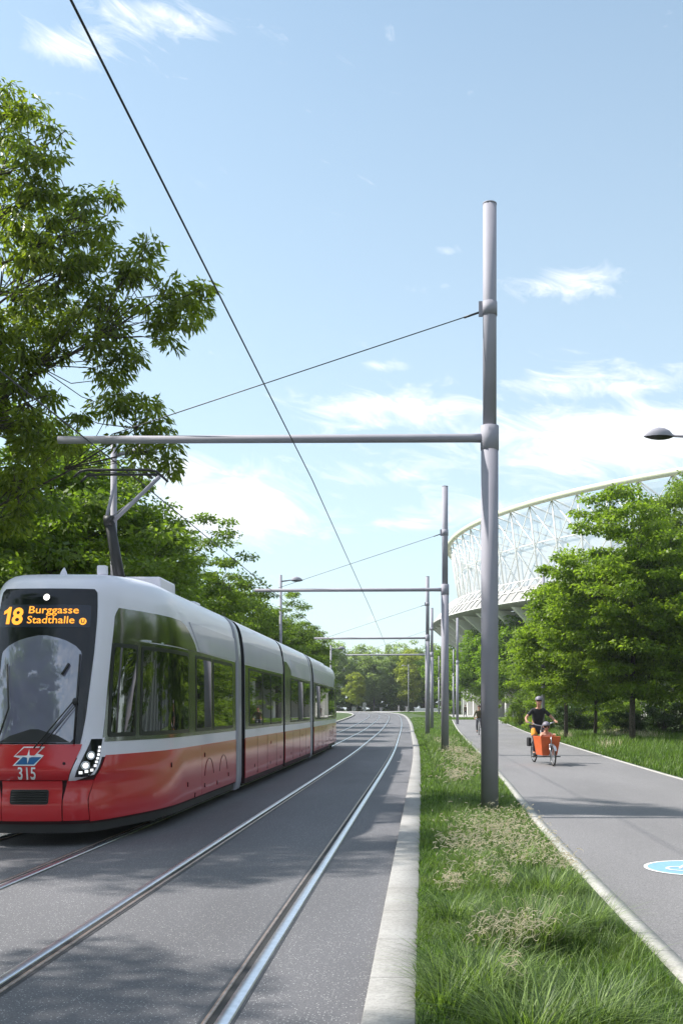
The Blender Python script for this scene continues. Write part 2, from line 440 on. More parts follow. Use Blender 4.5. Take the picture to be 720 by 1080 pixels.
# ------------------------------------------------------------------ masts, beams, lamps, wires
def catenary_mast(x, y, h, label, arm=7.07, arm_z=6.17, tie=True, tie_dx=6.2, zb=None):
    z0 = (gz(y) if zb is None else zb) - .02
    r = empty('catenary_mast', (x, y, z0), label=label, cat='mast', group='tram wire masts in the grass strip')
    mb = MB(); mb.tube([(0, 0, 0), (0, 0, arm_z+.06)], .142, 32); mb.build('lower_pole', M['mast'], r)
    mb = MB(); mb.tube([(0, 0, arm_z+.06), (0, 0, h)], .112, 32); mb.build('upper_pole', M['mast'], r)
    mb = MB(); mb.tube([(0, 0, arm_z-.20), (0, 0, arm_z-.195), (0, 0, arm_z+.195), (0, 0, arm_z+.20)], [.142, .151, .151, .112], 32); mb.build('beam_collar', M['mast'], r)
    mb = MB(); mb.tube([(0, 0, h), (0, 0, h+.02), (0, 0, h+.03)], [.116, .116, .06], 24); mb.build('pole_cap', M['mast'], r)
    mb = MB(); mb.tube([(0, 0, 0), (0, 0, .03)], .25, 24); mb.build('base_flange', M['mast'], r)
    if tie:
        mb = MB(); mb.tube([(-.10, 0, arm_z), (-.3, 0, arm_z), (-arm, 0, arm_z-.03)], [.075, .07, .062], 20); mb.build('beam', M['mast'], r)
        cz = arm_z+2.12
        mb = MB(); mb.tube([(0, 0, cz-.11), (0, 0, cz+.11)], .124, 28)
        mb.box((-.15, 0, cz), (.06, .05, .24)); mb.box((0, .14, cz), (.05, .05, .16))
        c = mb.build('tie_collar', M['mast'], r)
        mb = MB(); mb.tube([(-.16, 0, cz-.05), (-tie_dx, 0, arm_z+.06)], .0085, 6); mb.tube([(-.17, 0, cz-.055), (-.42, 0, cz-.055-.25*.345)], .018, 8)
        mb.build('tie_wire', M['wire'], r)
    return r
catenary_mast(1.09, 16.5, 10.0, 'nearest tall grey mast at the grass strip, long beam reaching over the tram')
catenary_mast(.81, 37.4, 10.0, 'second mast from the camera, beam over the tracks behind the near mast')
catenary_mast(.27, 62.8, 10.0, 'third mast from the camera, thin beam over the tracks near the kerb')
catenary_mast(.72, 83, 10.0, 'fourth mast from the camera, just right of the third one with a faint beam')
catenary_mast(3.4, 100, 10.6, 'thin pole without beam standing left of the path before the crossing', tie=False)
catenary_mast(4.4, 146, 9.8, 'distant thin pole on the far grass beside the crossing path', tie=False)
catenary_mast(2.7, 172, 10.0, 'distant thin pole on the far grass left of the crossing path', tie=False)
def lamp_post(x, y, h, arm, label, adir=1, zrot=0, curved=False, head=.62, group='street lamps along the tram road'):
    r = empty('street_lamp', (x, y, gz(y)-.02), zrot, label=label, cat='street lamp', group=group)
    mb = MB(); mb.tube([(0, 0, 0), (0, 0, h*.45), (0, 0, h*.46), (0, 0, h)], [.11, .10, .085, .07], 20); mb.build('pole', M['mast'], r)
    a = adir
    mb = MB(); mb.tube([(0, 0, h-.35), (a*arm*.5, 0, h-.33+(.08 if curved else .02)), (a*arm, 0, h-.27)], [.045, .04, .032], 12); mb.build('arm', M['mast'], r)
    mb = MB()
    prof = [(0, .04), (.12, .10), (.3, .14), (.5, .15), (.72, .12), (.9, .06), (1, .012)]
    n = 14; v = []; f = []
    for (t, w) in prof:
        for k in range(n):
            q = math.pi*k/(n-1)
            v.append((a*(arm+t*head), w*math.cos(q), h-.29+.21*math.sin(q)*(w/.15)))
    for j in range(len(prof)-1):
        for k in range(n-1): f.append((j*n+k, j*n+k+1, (j+1)*n+k+1, (j+1)*n+k))
    mb.add(v, f, True)
    hd = mb.build('lamp_head', M['mast'], r)
    mb = MB(); v = []; f = []
    for (t, w) in prof:
        for k in range(9):
            q = -1+2*k/8
            v.append((a*(arm+t*head), w*q*.97, h-.292-.075*(1-q*q)*(w/.15)))
    for j in range(len(prof)-1):
        for k in range(8): f.append((j*9+k, j*9+k+1, (j+1)*9+k+1, (j+1)*9+k))
    mb.add(v, f, True); mb.build('lamp_lens', M['frame'], r)
    return r
lamp_post(-7.5, 24.4, 8.25, .45, 'grey street lamp behind the pantograph, half hidden in the leaves')
lamp_post(-7.5, 53, 8.8, .55, 'grey street lamp behind the tram roof at the second beam')
lamp_post(-7.7, 84, 7.0, .6, 'distant street lamp behind the rear of the tram')
lamp_post(7.2, 23, 8.25, 1.5, 'street lamp whose oval head hangs in from the right edge', -1, head=.66)
lamp_post(-3.0, 206, 9.8, .8, 'far lamp pole standing before the yellow green trees', -1)

def wire(label, x0, pts, r, z):
    mb = MB(); mb.tube(pts, r, 6); o = mb.build('contact_wire', M['wire']); tag(o, label, 'overhead wire', 'contact wires over the tracks'); return o
def wpts(xo, z):
    # zigzags slightly from mast to mast
    out = []
    for k, y in enumerate([-20, -6, 16.5, 37.4, 62.8, 83, 105, 130, 150]):
        dx = np.interp(y, [p[1] for p in cl_pts[:9]], [p[0] for p in cl_pts[:9]])
        zz = z+gz(y); out.append((xo+dx+(-.05 if k % 2 else .05), y, zz))
    return out
wire('long contact wire running down from the top left to the vanishing point', 0, wpts(-1.87, 5.47), .0085, 0)
wire('contact wire above the pantograph over the tram track', 0, wpts(-4.8, 5.52), .010, 0)

# signal pole among the right hand trees
sp = empty('signal_pole', (7.75, 65, gz(65)), label='grey pole with black signal heads rising among the right hand trees', cat='pole')
mb = MB(); mb.tube([(0, 0, 0), (0, 0, 10.4)], .11, 20); mb.build('pole', M['mast'], sp)
for zz in (3.6, 4.5):
    mb = MB(); mb.box((0, -.2, zz), (.26, .2, .75)); o = mb.build('signal_head', M['dark'], sp, .02)
    mb = MB()
    for q in (-.22, 0, .22): mb.tube([(0, -.3, zz+q), (0, -.36, zz+q)], .09, 12)
    mb.build('hood', M['dark'], o)

# ------------------------------------------------------------------ tram
TX, TY = -4.8, 12.30
tram = empty('tram', (TX, TY, 0), label='red and silver low floor tram numbered 315 with line 18 display', cat='tram')
# plan outline of the front (half width, y)
_pl = [(0, 0), (.20, .006), (.40, .03), (.56, .08), (.66, .15), (.74, .28), (.83, .50), (.93, .85), (1.03, 1.25), (1.12, 1.70), (1.18, 2.2), (1.2, 2.8), (1.2, 3.3)]
_t = [0]
for a, b in zip(_pl[:-1], _pl[1:]): _t.append(_t[-1]+math.hypot(b[0]-a[0], b[1]-a[1]))
PX = cr(_t, [p[0] for p in _pl]); PY = cr(_t, [p[1] for p in _pl]); TL = _t[-1]
LEAN = cr([.1, .28, .5, .82, .88, 1.1, 1.3, 2.0, 2.6, 3.0, 3.24, 3.34, 3.42, 3.48, 3.54, 3.59], [.16, .06, .03, .05, .0, .03, .10, .24, .40, .52, .60, .68, .80, 1.0, 1.5, 2.6])
WID = cr([.1, .25, .45, 1.0, 1.3, 2.0, 2.6, 2.85, 3.05, 3.25, 3.40, 3.50, 3.56, 3.59], [.955, .985, 1.0, 1.0, 1.0, .997, .992, .982, .962, .93, .87, .76, .56, 0.0])
def SF(t, z, off=0.0):
    """point on the front car's skin: t = way round from the nose centre, z = height"""
    def P(t, z):
        s = -1 if t < 0 else 1; a = abs(t)
        if a <= TL: px, py = float(PX(a)), float(PY(a))
        else: px, py = 1.2, _pl[-1][1]+(a-TL)
        fall = max(0, 1-py/2.8)**1.5
        ww = float(WID(z))
        if z > 2.6: ww = ww+(1-ww)*0.0
        return Vector((s*px*ww, py+float(LEAN(z))*fall, z))
    p = P(t, z)
    if off:
        e = .004
        zz = min(max(z, .12), 3.56)
        n = (P(t+e, zz)-P(t-e, zz)).cross(P(t, zz+e)-P(t, zz-e))
        n.normalize(); p = p+n*off
    return p
def lin(pts):
    a = [p[0] for p in pts]; b = [p[1] for p in pts]
    return lambda z: float(np.interp(z, a, b))
def patch(name, z0, z1, fL, fR, off, mat, parent, nz=None, nt=None, fn=SF, rim=.012, extra_z=()):
    """panel conforming to the skin between height z0 and z1 and the sides fL(z), fR(z), with a small edge"""
    if nz is None: nz = max(2, int((z1-z0)/.06))
    w = max(abs(fR(z)-fL(z)) for z in (z0, (z0+z1)/2, z1))
    if nt is None: nt = max(2, int(w/.06)+1)
    zs = sorted(set([z0+(z1-z0)*i/nz for i in range(nz+1)]+list(extra_z)))
    V = []; F = []; Rn = len(zs); Cn = nt+1
    for z in zs:
        a, b = fL(z), fR(z)
        for i in range(Cn): V.append(fn(a+(b-a)*i/nt, z, off))
    for j in range(Rn-1):
        for i in range(Cn-1): F.append((j*Cn+i, j*Cn+i+1, (j+1)*Cn+i+1, (j+1)*Cn+i))
    # rim back to the skin
    def ring():
        r = [(0, i) for i in range(Cn)]+[(j, Cn-1) for j in range(1, Rn)]+[(Rn-1, i) for i in range(Cn-2, -1, -1)]+[(j, 0) for j in range(Rn-2, 0, -1)]
        return r
    rg = ring(); base = len(V)
    for (j, i) in rg:
        z = zs[j]; a, b = fL(z), fR(z); V.append(fn(a+(b-a)*i/nt, z, off-rim))
    m = len(rg)
    for k in range(m):
        j, i = rg[k]; j2, i2 = rg[(k+1) % m]
        F.append((j2*Cn+i2, j*Cn+i, base+k, base+(k+1) % m))
    o = np_mesh(name, V, F, mat, parent, smooth=True)
    md = o.modifiers.new('es', 'EDGE_SPLIT'); md.split_angle = R(40)
    return o
def const(v): return lambda z: v
def rect(name, t0, t1, z0, z1, off, mat, parent, fn=SF, rc=.05, rim=.012):
    """rectangle with rounded corners on the skin"""
    def f(side):
        def g(z):
            d = min(z-z0, z1-z); ins = 0
            if d < rc: ins = rc-math.sqrt(max(0, rc*rc-(rc-d)**2))
            return (t0+ins) if side == 0 else (t1-ins)
        return g
    ez = [z0+rc*q for q in (.05, .15, .3, .55, 1)]+[z1-rc*q for q in (.05, .15, .3, .55, 1)]
    return patch(name, z0, z1, f(0), f(1), off, mat, parent, fn=fn, rim=rim, extra_z=ez)

def decal_text(name, txt, t0, z0, size, mat, parent, off, fn=SF, xs=1.0, bold=0.0, align='LEFT', flip=False):
    cu = bpy.data.curves.new(name, 'FONT'); cu.body = txt; cu.size = size; cu.offset = bold; cu.align_x = align; cu.resolution_u = 3
    tmp = bpy.data.objects.new(name, cu); COL.objects.link(tmp)
    bpy.context.view_layer.update()
    dg = bpy.context.evaluated_depsgraph_get()
    me = bpy.data.meshes.new_from_object(tmp.evaluated_get(dg))
    bpy.data.objects.remove(tmp)
    for v in me.vertices:
        v.co = fn(t0+v.co.x*xs, z0+v.co.y, off)
    me.materials.clear(); me.materials.append(mat)
    o = bpy.data.objects.new(name, me); COL.objects.link(o); o.parent = parent
    return o

L1 = 7.70     # length of the front car section (end of its portal)
def shell(name, ts, zs, fn, parent, mat):
    V = [fn(t, z) for z in zs for t in ts]; n = len(ts)
    F = [(j*n+i, j*n+i+1, (j+1)*n+i+1, (j+1)*n+i) for j in range(len(zs)-1) for i in range(n-1)]
    o = np_mesh(name, V, F, mat, parent, smooth=True)
    return o
T_END = TL+(L1-.65-_pl[-1][1])    # section skin ends where the portal begins
zs = [.12, .2, .28, .4, .6, .8, .9, 1.0, 1.1, 1.2, 1.3, 1.5, 1.8, 2.1, 2.4, 2.6, 2.7, 2.8, 2.9, 3.0, 3.08, 3.15, 3.2, 3.25, 3.3, 3.34, 3.37, 3.40, 3.43, 3.46, 3.49, 3.52, 3.54, 3.56, 3.57, 3.58, 3.589]
tpos = list(np.arange(0, TL, .07))+[TL]+list(np.arange(TL+.4, T_END, .5))+[T_END]
ts = [-t for t in tpos[::-1]][:-1]+tpos
sec1 = shell('front_car_section', ts, [z for z in zs if z >= 1.1], SF, tram, M['white'])
shell('lower_body', ts, [z for z in zs if .28 <= z <= 1.2], lambda t, z: SF(t, z, -.004), sec1, M['line'])
side = lambda s, a, b: (min(s*a, s*b), max(s*a, s*b))
# --- red lower body
# windscreen bottom edge / hood outline
WS_B = 1.235
def t_of_x(x): # arc position for a half width
    return float(np.interp(x, [p[0] for p in _pl], _t))
hl_in = lin([(.98, .655), (1.235, .50+.10)])
patch('hood_panel', .865, 1.235, lambda z: -hoodR(z), lambda z: hoodR(z), .006, M['red'], sec1) if False else None
def hoodR(z): return float(np.interp(z, [.80, .86, 1.235], [.425, .448, .585]))
patch('hood_panel', .835, 1.262, lambda z: -hoodR(z), hoodR, .012, M['red'], sec1, rim=.02)
patch('bumper', .33, .822, const(-.365), const(.365), .02, M['red'], sec1, rim=.03)
for s in (-1, 1):
    def fa(z): return float(np.interp(z, [.26, .60, .82], [.378, .378, .425]))
    def fb(z): return float(np.interp(z, [.26, .60, .82], [.69, .66, .735]))
    if s > 0: patch('corner_bumper', .33, .822, fa, fb, .016, M['red'], sec1, rim=.028)
    else: patch('corner_bumper', .33, .822, lambda z: -fb(z), lambda z: -fa(z), .016, M['red'], sec1, rim=.028)
    def fc(z): return float(np.interp(z, [.24, .60, .82, .88, .95, 1.12], [.705, .675, .75, .82, .89, .965]))
    T1 = t_of_x(1.2)+.75
    if s > 0: patch('side_skirt', .31, 1.12, fc, const(T1), .008, M['red'], sec1)
    else: patch('side_skirt', .31, 1.12, const(-T1), lambda z: -fc(z), .008, M['red'], sec1)
    a, b = side(s, T1+.012, T_END-.02)
    o = rect('side_skirt', a, b, .31, 1.12, .008, M['red'], sec1, rc=.01)
    # wheel cover arcs and small latches
    for cx in (T1+.55, T1+1.75):
        mb = MB()
        pts = [SF(s*(cx+.36*math.cos(q)), .52+.36*math.sin(q), .012) for q in np.linspace(.25, 2.9, 14)]
        mb.tube(pts, .004, 5); mb.build('wheel_arch_seam', M['line'], sec1)
    for (lt, lz) in ((T1-1.9, .9), (T1-1.0, .55), (T1-.5, .35), (T1+.2, .95), (T1+.2, .45), (T1+1.2, .42), (T1+2.2, .5)):
        p = SF(s*lt, lz, .010); q = SF(s*(lt+.02), lz, .010); d = (q-p).normalized()
        mb = MB(); mb.tube([SF(s*lt, lz-.035, .010), SF(s*lt, lz+.035, .010)], .012, 6); mb.build('latch', M['line'], sec1)

# grille
g = rect('grille', -.26, .21, .53, .71, .024, M['dark'], sec1, rc=.03)
mb = MB()
for k in range(5):
    z = .56+k*.030
    mb.tube([SF(t, z, .034) for t in np.linspace(-.24, .19, 7)], .010, 6)
mb.build('grille_bar', M['frame'], g)
# black underskirt
def UF(t, z, off=0):
    p = SF(t, .30, -.04); return Vector((p.x, p.y, z))
patch('underframe', .17, .36, const(-T_END), const(T_END), .0, M['dark'], sec1, fn=UF, rim=0)
# windscreen mask
def maskR(z): return float(np.interp(z, [1.235, 1.30, 1.36, 1.6, 2.0, 2.4, 2.9, 3.17, 3.215, 3.245], [.56, .565, .575, .605, .635, .655, .665, .665, .66, .625]))
mk = patch('windscreen_mask', 1.268, 3.245, lambda z: -maskR(z), maskR, .010, M['mask'], sec1, nt=36, nz=44)
# windscreen (glass area inside the mask, arched top)
def wsR(z): return float(np.interp(z, [1.28, 1.34, 1.6, 2.0, 2.35, 2.42, 2.50, 2.57, 2.61, 2.63], [.44, .485, .495, .50, .505, .50, .42, .29, .16, .05]))
ws = patch('windscreen', 1.28, 2.63, lambda z: -wsR(z), wsR, .014, M['shield'], mk, nt=30, nz=40)
def dbT(z): return float(np.interp(z, [1.285, 1.33, 1.39, 1.43, 1.45], [.44, .36, .26, .15, .05]))
patch('dashboard', 1.285, 1.45, lambda z: -dbT(z), dbT, .017, M['dark'], ws)
# display
dp = rect('destination_display', -.655, .58, 2.735, 3.03, .014, M['ledoff'], mk, rc=.02)
decal_text('display_digits', '8', -.43, 2.775, .30, M['led'], dp, .020, bold=.008)
mb = MB()
mb.add([SF(a, b, .020) for a, b in [(-.505, 2.775), (-.455, 2.775), (-.455, 3.00), (-.492, 3.00), (-.505, 2.975), (-.555, 2.945), (-.555, 2.90), (-.505, 2.925)]], [(0, 1, 2, 3, 4, 7), (4, 5, 6, 7)])
mb.build('display_digits', M['led'], dp)
decal_text('display_text', 'Burggasse', -.225, 2.915, .135, M['led'], dp, .020, bold=.0008, xs=1.22)
decal_text('display_text', 'Stadthalle', -.225, 2.785, .135, M['led'], dp, .020, bold=.0008, xs=1.16)
mb = MB()
cx, cz, rr = .485, 2.812, .045
v = [SF(cx+rr*math.cos(q), cz+rr*math.sin(q), .020) for q in np.linspace(0, 2*math.pi, 25)[:-1]]
mb.add(v, [tuple(range(24))]); mb.build('display_circle', M['led'], dp)
decal_text('display_letter', 'U', cx, cz-.024, .068, M['ledoff'], dp, .024, bold=.003, align='CENTER')
# top lamp
mb = MB(); c = SF(0, 3.125, .02)
v = [SF(.0+.04*math.cos(q), 3.125+.04*math.sin(q), .024) for q in np.linspace(0, 2*math.pi, 21)[:-1]]
mb.add(v, [tuple(range(20))]); lo = mb.build('marker_lamp', M['lamp'], mk)
mb = MB(); mb.tube([SF(.0+.05*math.cos(q), 3.125+.05*math.sin(q), .020) for q in np.linspace(0, 2*math.pi, 24)], .008, 6); mb.build('lamp_ring', M['dark'], lo)
# emblem + number
def quad(name, pts, off, mat, parent):
    mb = MB(); mb.add([SF(a, b, off) for a, b in pts], [tuple(range(len(pts)))]); return mb.build(name, mat, parent)
ex, ez = -.03, 1.118
em = quad('emblem', [(ex-.175, ez-.045+.03), (ex-.06, ez+.115), (ex+.185, ez+.115), (ex+.175, ez+.075), (ex+.06, ez-.115), (ex-.175, ez-.115), (ex-.185, ez-.06)][:0] or
          [(ex-.185, ez-.005), (ex-.075, ez+.115), (ex+.185, ez+.115), (ex+.105, ez+.03), (ex+.185, ez+.01), (ex+.085, ez-.115), (ex-.185, ez-.115), (ex-.10, ez-.02)], .018, M['wwhite'], sec1)
quad('emblem_upper', [(ex-.160, ez+.008), (ex-.068, ez+.100), (ex+.150, ez+.100), (ex+.070, ez+.008)], .021, M['wred'], em)
quad('emblem_lower', [(ex-.150, ez-.100), (ex-.070, ez-.010), (ex+.160, ez-.010), (ex+.075, ez-.100)], .021, M['wblue'], em)
st = []
for k in range(8):
    q = math.pi/2+k*math.pi/4; rr = (.088 if k % 4 == 0 else .078) if k % 2 == 0 else .020
    st.append((ex+rr*math.cos(q)*(1.0), ez-.003+rr*math.sin(q)))
quad('emblem_star', st, .024, M['wwhite'], em)
decal_text('fleet_number', '315', ex+.0, .865, .170, M['wwhite'], sec1, .036, bold=.002, align='CENTER', xs=.92)
mb = MB(); mb.tube([SF(.40, 1.03, .010), SF(.40, 1.03, .020)], .018, 10); mb.build('tow_cover', M['line'], sec1)
# headlights
for s in (-1, 1):
    def hi(z): return float(np.interp(z, [.825, .86, 1.0, 1.235, 1.34], [.440, .458, .510, .60, .63]))
    def ho(z): return float(np.interp(z, [.825, .85, .90, 1.0, 1.12, 1.34], [.52, .68, .79, .85, .885, .90]))
    A, B = (hi, ho) if s > 0 else ((lambda z: -ho(z)), (lambda z: -hi(z)))
    hb = patch('headlight', .825, 1.34, A, B, .016, M['white'], sec1, rim=.024)
    def hi2(z): return hi(z)+.06
    def ho2(z): return ho(z)-.045
    A2, B2 = (hi2, ho2) if s > 0 else ((lambda z: -ho2(z)), (lambda z: -hi2(z)))
    hg = patch('headlight_glass', .875, 1.325, A2, B2, .022, M['mask'], hb, rim=.01)
    for (ht, hz) in ((.70, 1.12), (.645, 1.00)):
        mb = MB(); mb.tube([SF(s*(ht+.047*math.cos(q)), hz+.047*math.sin(q), .026) for q in np.linspace(0, 2*math.pi, 20)], .007, 6)
        mb.build('bezel', M['bulb'], hb)
        mb = MB(); v = [SF(s*(ht+.035*math.cos(q)), hz+.035*math.sin(q), .030) for q in np.linspace(0, 2*math.pi, 17)[:-1]]
        mb.add(v, [tuple(range(16))]); mb.build('lens', M['drl'], hb)
    for k in range(9):
        mb = MB()
        if k < 6: z = 1.22-k*.045; t = ho2(z)-.035
        else: z = .945-(k-6)*.012; t = ho2(.945)-.05-(k-6)*.065
        a = [(-.02, -.015), (.02, -.015), (.02, .015), (-.02, .015)]
        mb.add([SF(s*(t+p), z+q, .030) for p, q in a], [(0, 1, 2, 3)])
        mb.build('running_light', M['drl'], hb)
# wiper
wp = empty('wiper', parent=mk)
bpy.data.objects.remove(wp)
mb = MB()
mb.tube([SF(.49, 1.25, .06), SF(.49, 1.75, .07), SF(.49, 2.38, .045)], .011, 6)
mb.tube([SF(.03, 1.20, .05), SF(.47, 1.80, .09)], .010, 6); mb.tube([SF(.10, 1.20, .05), SF(.49, 1.74, .09)], .008, 6)
mb.ell(SF(.475, 1.78, .08), (.035, .03, .05)); mb.tube([SF(.30, 2.12, .05), SF(.37, 2.26, .05)], .018, 6)
mb.build('wiper', M['dark'], mk)
mb = MB(); mb.tube([SF(-.44, 1.25, .05), SF(-.32, 1.7, .06), SF(-.40, 2.25, .04)], .011, 6); mb.build('wiper', M['dark'], mk)
# side glazing of the front section (both sides)
def front_windows(s):
    def pr(name, t0, t1, z0, z1, off, mat, parent, **k):
        a, b = side(s, t0, t1); return rect(name, a, b, z0, z1, off, mat, parent, **k)
    # tinted band
    a0 = t_of_x(.86)-.29
    def bl(z): return float(np.interp(z, [1.29, 1.6, 2.55, 2.93, 3.03], [a0-.03, a0, a0+.06, a0+.10, a0+.20]))
    tA = t_of_x(1.2)+.55
    def br(z): return float(np.interp(z, [1.29, 2.60, 2.62, 2.75, 2.96, 3.03], [T_END-.02, T_END-.02, tA-.1, tA-.25, tA-.7, tA-1.0]))
    if s > 0: bd = patch('window_band', 1.29, 3.03, bl, br, .006, M['band'], sec1, nt=60, extra_z=(2.60, 2.605, 2.62))
    else: bd = patch('window_band', 1.29, 3.03, lambda z: -br(z), lambda z: -bl(z), .006, M['band'], sec1, nt=60, extra_z=(2.60, 2.605, 2.62))
    wins = [(a0+.06, a0+.72), (a0+.82, t_of_x(1.2)-.15), (t_of_x(1.2)+.32, t_of_x(1.2)+1.5), (t_of_x(1.2)+1.62, T_END-.35)]
    for (p, q) in wins:
        f = pr('window_frame', p, q, 1.345, 2.56, .012, M['frame'], bd, rc=.05)
        pr('window', p+.05, q-.05, 1.40, 2.505, .016, M['glass'], f, rc=.05)
    return bd
for s in (-1, 1):
    bd = front_windows(s)
# keep depth thing > part > sub-part: windows hang under the band's section
for s_ in list(bpy.data.objects):
    if s_.name.startswith('window') and s_.parent and s_.parent.name.startswith('window'):
        s_.parent = sec1
# roof silver skin
zr = [z for z in zs if z >= 2.6]
# brow crease fairing of the roof side
def RF(t, z, off=0): return SF(t, z, off)
tr = [t for t in ts if abs(t) > 1.1]
for s in (-1, 1):
    a, b = side(s, t_of_x(1.2)+.6, T_END)
    if s > 0: patch('roof_fairing', 2.63, 3.06, lambda z: t_of_x(1.2)+.62-(z-2.63)*1.3, const(T_END), .012, M['silver'], sec1, nt=24)
    else: patch('roof_fairing', 2.63, 3.06, const(-T_END), lambda z: -(t_of_x(1.2)+.62-(z-2.63)*1.3), .012, M['silver'], sec1, nt=24)

# generic straight section, length L, local y from 0 to L
def straight(L, parent, wins, portal_end=False, slope=False):
    def FN(sgn):
        def f(t, z, off=0):
            w = 1.2*float(WID(z)); e = .003; zz = min(max(z, .12), 3.56)
            n = Vector((1, 0, -(1.2*float(WID(zz+e))-1.2*float(WID(zz-e)))/(2*e))).normalized()
            return Vector((sgn*(w+n.x*off), t, z+n.z*off))
        return f
    V = []; zz = zs
    zz = [z for z in zs if z >= 1.1]
    prof = [(-1.2*float(WID(z)), z) for z in zz]+[(1.2*float(WID(z)), z) for z in zz[::-1]]
    n = len(prof); ys = [0, L/2, L]
    V = [(x, y, z) for y in ys for x, z in prof]
    F = [(j*n+i, (j+1)*n+i, (j+1)*n+i+1, j*n+i+1) for j in range(2) for i in range(n-1)]
    mb = MB(); mb.add(V, F, True)
    sec = mb.build('car_section', M['white'], parent)
    for q_, y_ in ((0, .004), (2, L-.004)):
        me_ = MB(); me_.add([(x*.998, y_, z-.003) for x, z in prof], [tuple(range(n))]); me_.build('end_wall', M['bellows'], sec)
    for sg in (1, -1):
        fn = FN(sg)
        rect('side_skirt', .02, L-.02, .30, 1.12, .008, M['red'], sec, fn=fn, rc=.01)
        if slope:
            patch('window_band', 1.29, 2.95, const(.02), lambda z: float(np.interp(z, [2.6, 2.62, 2.8, 2.95], [L-.02, 1.5, 1.2, .5])), .006, M['band'], sec, fn=fn, nt=40, extra_z=(2.6, 2.62))
        else:
            rect('window_band', .02, L-.02, 1.29, 2.60, .006, M['band'], sec, fn=fn, rc=.01)
        for (p, q) in wins:
            rect('window_frame', p, q, 1.345, 2.55, .012, M['frame'], sec, fn=fn)
            rect('window', p+.045, q-.045, 1.395, 2.50, .016, M['glass'], sec, fn=fn)
        rect('roof_fairing', (1.3 if slope else .02), L-.02, 2.63, 3.06, .012, M['silver'], sec, fn=fn, rc=.02)
    mb = MB(); mb.box((0, L/2, .66), (2.392, L-.01, .92)); mb.build('lower_body', M['line'], sec)
    mb = MB(); mb.box((0, L/2, .24), (2.26, L-.06, .16)); mb.build('underframe', M['dark'], sec)
    for yy in (L*.27, L*.52, L*.78):
        mb = MB(); mb.box((1.207, yy, .72), (.008, .012, .78)); mb.build('panel_seam', M['line'], sec)
    for yy, z_ in ((L*.2, .5), (L*.6, .45), (L*.62, .92), (L*.9, .5)):
        mb = MB(); mb.box((1.21, yy, z_), (.01, .03, .07)); mb.build('latch', M['line'], sec)
    mb = MB(); mb.box((-.1, L*.5, 3.61), (1.0, L*.5, .14)); mb.build('roof_box', M['silver'], sec, .05)
    return sec
def place(sec, y, L):
    d0 = np.interp(TY+y, [p[1] for p in cl_pts[:9]], [p[0] for p in cl_pts[:9]]); d1 = np.interp(TY+y+L, [p[1] for p in cl_pts[:9]], [p[0] for p in cl_pts[:9]])
    sec.location = (d0, y, 0); sec.rotation_euler = (0, 0, -math.atan2(d1-d0, L))
s2 = straight(5.55, tram, [(.45, 2.1), (2.2, 3.3), (3.4, 5.2)]); place(s2, 8.04, 5.55)
s3 = straight(6.1, tram, [(1.1, 2.7), (2.8, 4.2), (4.3, 5.7)], slope=True); place(s3, 13.92, 6.06)
s4 = straight(5.55, tram, [(.45, 2.1), (2.2, 3.3), (3.4, 5.2)]); place(s4, 21.06, 5.55)
# silver portals at the end of sections 1 and 3, bellows in all joints
def ring(y0, y1, w, z0, z1, name, mat, taper=1.0):
    mb = MB()
    zz = [z0]+[z for z in zs if z0 < z < z1]+[z1]
    half = [(w*float(WID(z))/1.0, z) for z in zz]
    prof = [(-a, b) for a, b in half]+[(a, b) for a, b in half[::-1]]
    n = len(prof); V = [(x, y, z) for y in (y0, y1) for x, z in prof]
    F = [(i, n+i, n+i+1, i+1) for i in range(n-1)]; mb.add(V, F, True)
    mb.f.append(tuple(range(n))); mb.sm.append(False); mb.f.append(tuple(range(n, 2*n))[::-1]); mb.sm.append(False)
    return mb.build(name, mat, tram)
ring(7.05, 7.58, 1.215, .14, 3.585, 'end_portal', M['portal'])
ring(19.98, 20.50, 1.215, .14, 3.585, 'end_portal', M['portal']).location.x = -.02
for (a, b) in ((7.55, 8.06), (13.55, 13.95), (20.47, 21.08), (26.58, 26.98)):
    o = ring(a, b, 1.08, .22, 3.50, 'gangway_bellows', M['bellows']); o.location.x = float(np.interp(TY+a, [30, 40, 48], [0, -.07, -.18]))
# rear section: a turned copy of the front one
s5 = copy_tree(sec1, tram)
s5.name = 'rear_car_section'
s5.location = (-.22, 26.97+L1-.65, 0); s5.rotation_euler = (0, 0, math.pi+.012)
for ch in list(s5.children_recursive):
    if ch.name.split('.')[0] in ('display_digits', 'display_text', 'display_letter', 'display_circle', 'emblem', 'emblem_upper', 'emblem_lower', 'emblem_star', 'fleet_number', 'marker_lamp', 'lamp_ring', 'wiper'):
        bpy.data.objects.remove(ch)
# roof things
def rbox(c, d, name='roof_box', mat='white', bv=.04):
    mb = MB(); mb.box(c, d); mb.build(name, M[mat], tram, bv)
rbox((.15, 4.3, 3.66), (.9, .95, .34)); rbox((.42, 1.45, 3.60), (.13, .1, .13), 'antenna', 'white', .02); rbox((.3, 6.3, 3.61), (.7, .4, .14), 'roof_box', 'white')
mb = MB(); mb.tube([(-.02, 1.2, 3.48), (-.02, 1.2, 3.54), (-.02, 1.22, 3.60)], [.06, .04, .01], 8); mb.build('antenna', M['white'], tram)
# bogies under the sections
for y in (3.6, 16.5, 31.0):
    mb = MB()
    for yy in (-.9, .9):
        for xx in (-.72, .72): mb.tube([(xx-.06, y+yy, .30), (xx+.06, y+yy, .30)], .28, 24)
    mb.box((0, y, .35), (1.2, 2.4, .15)); mb.build('bogie', M['dark'], tram)
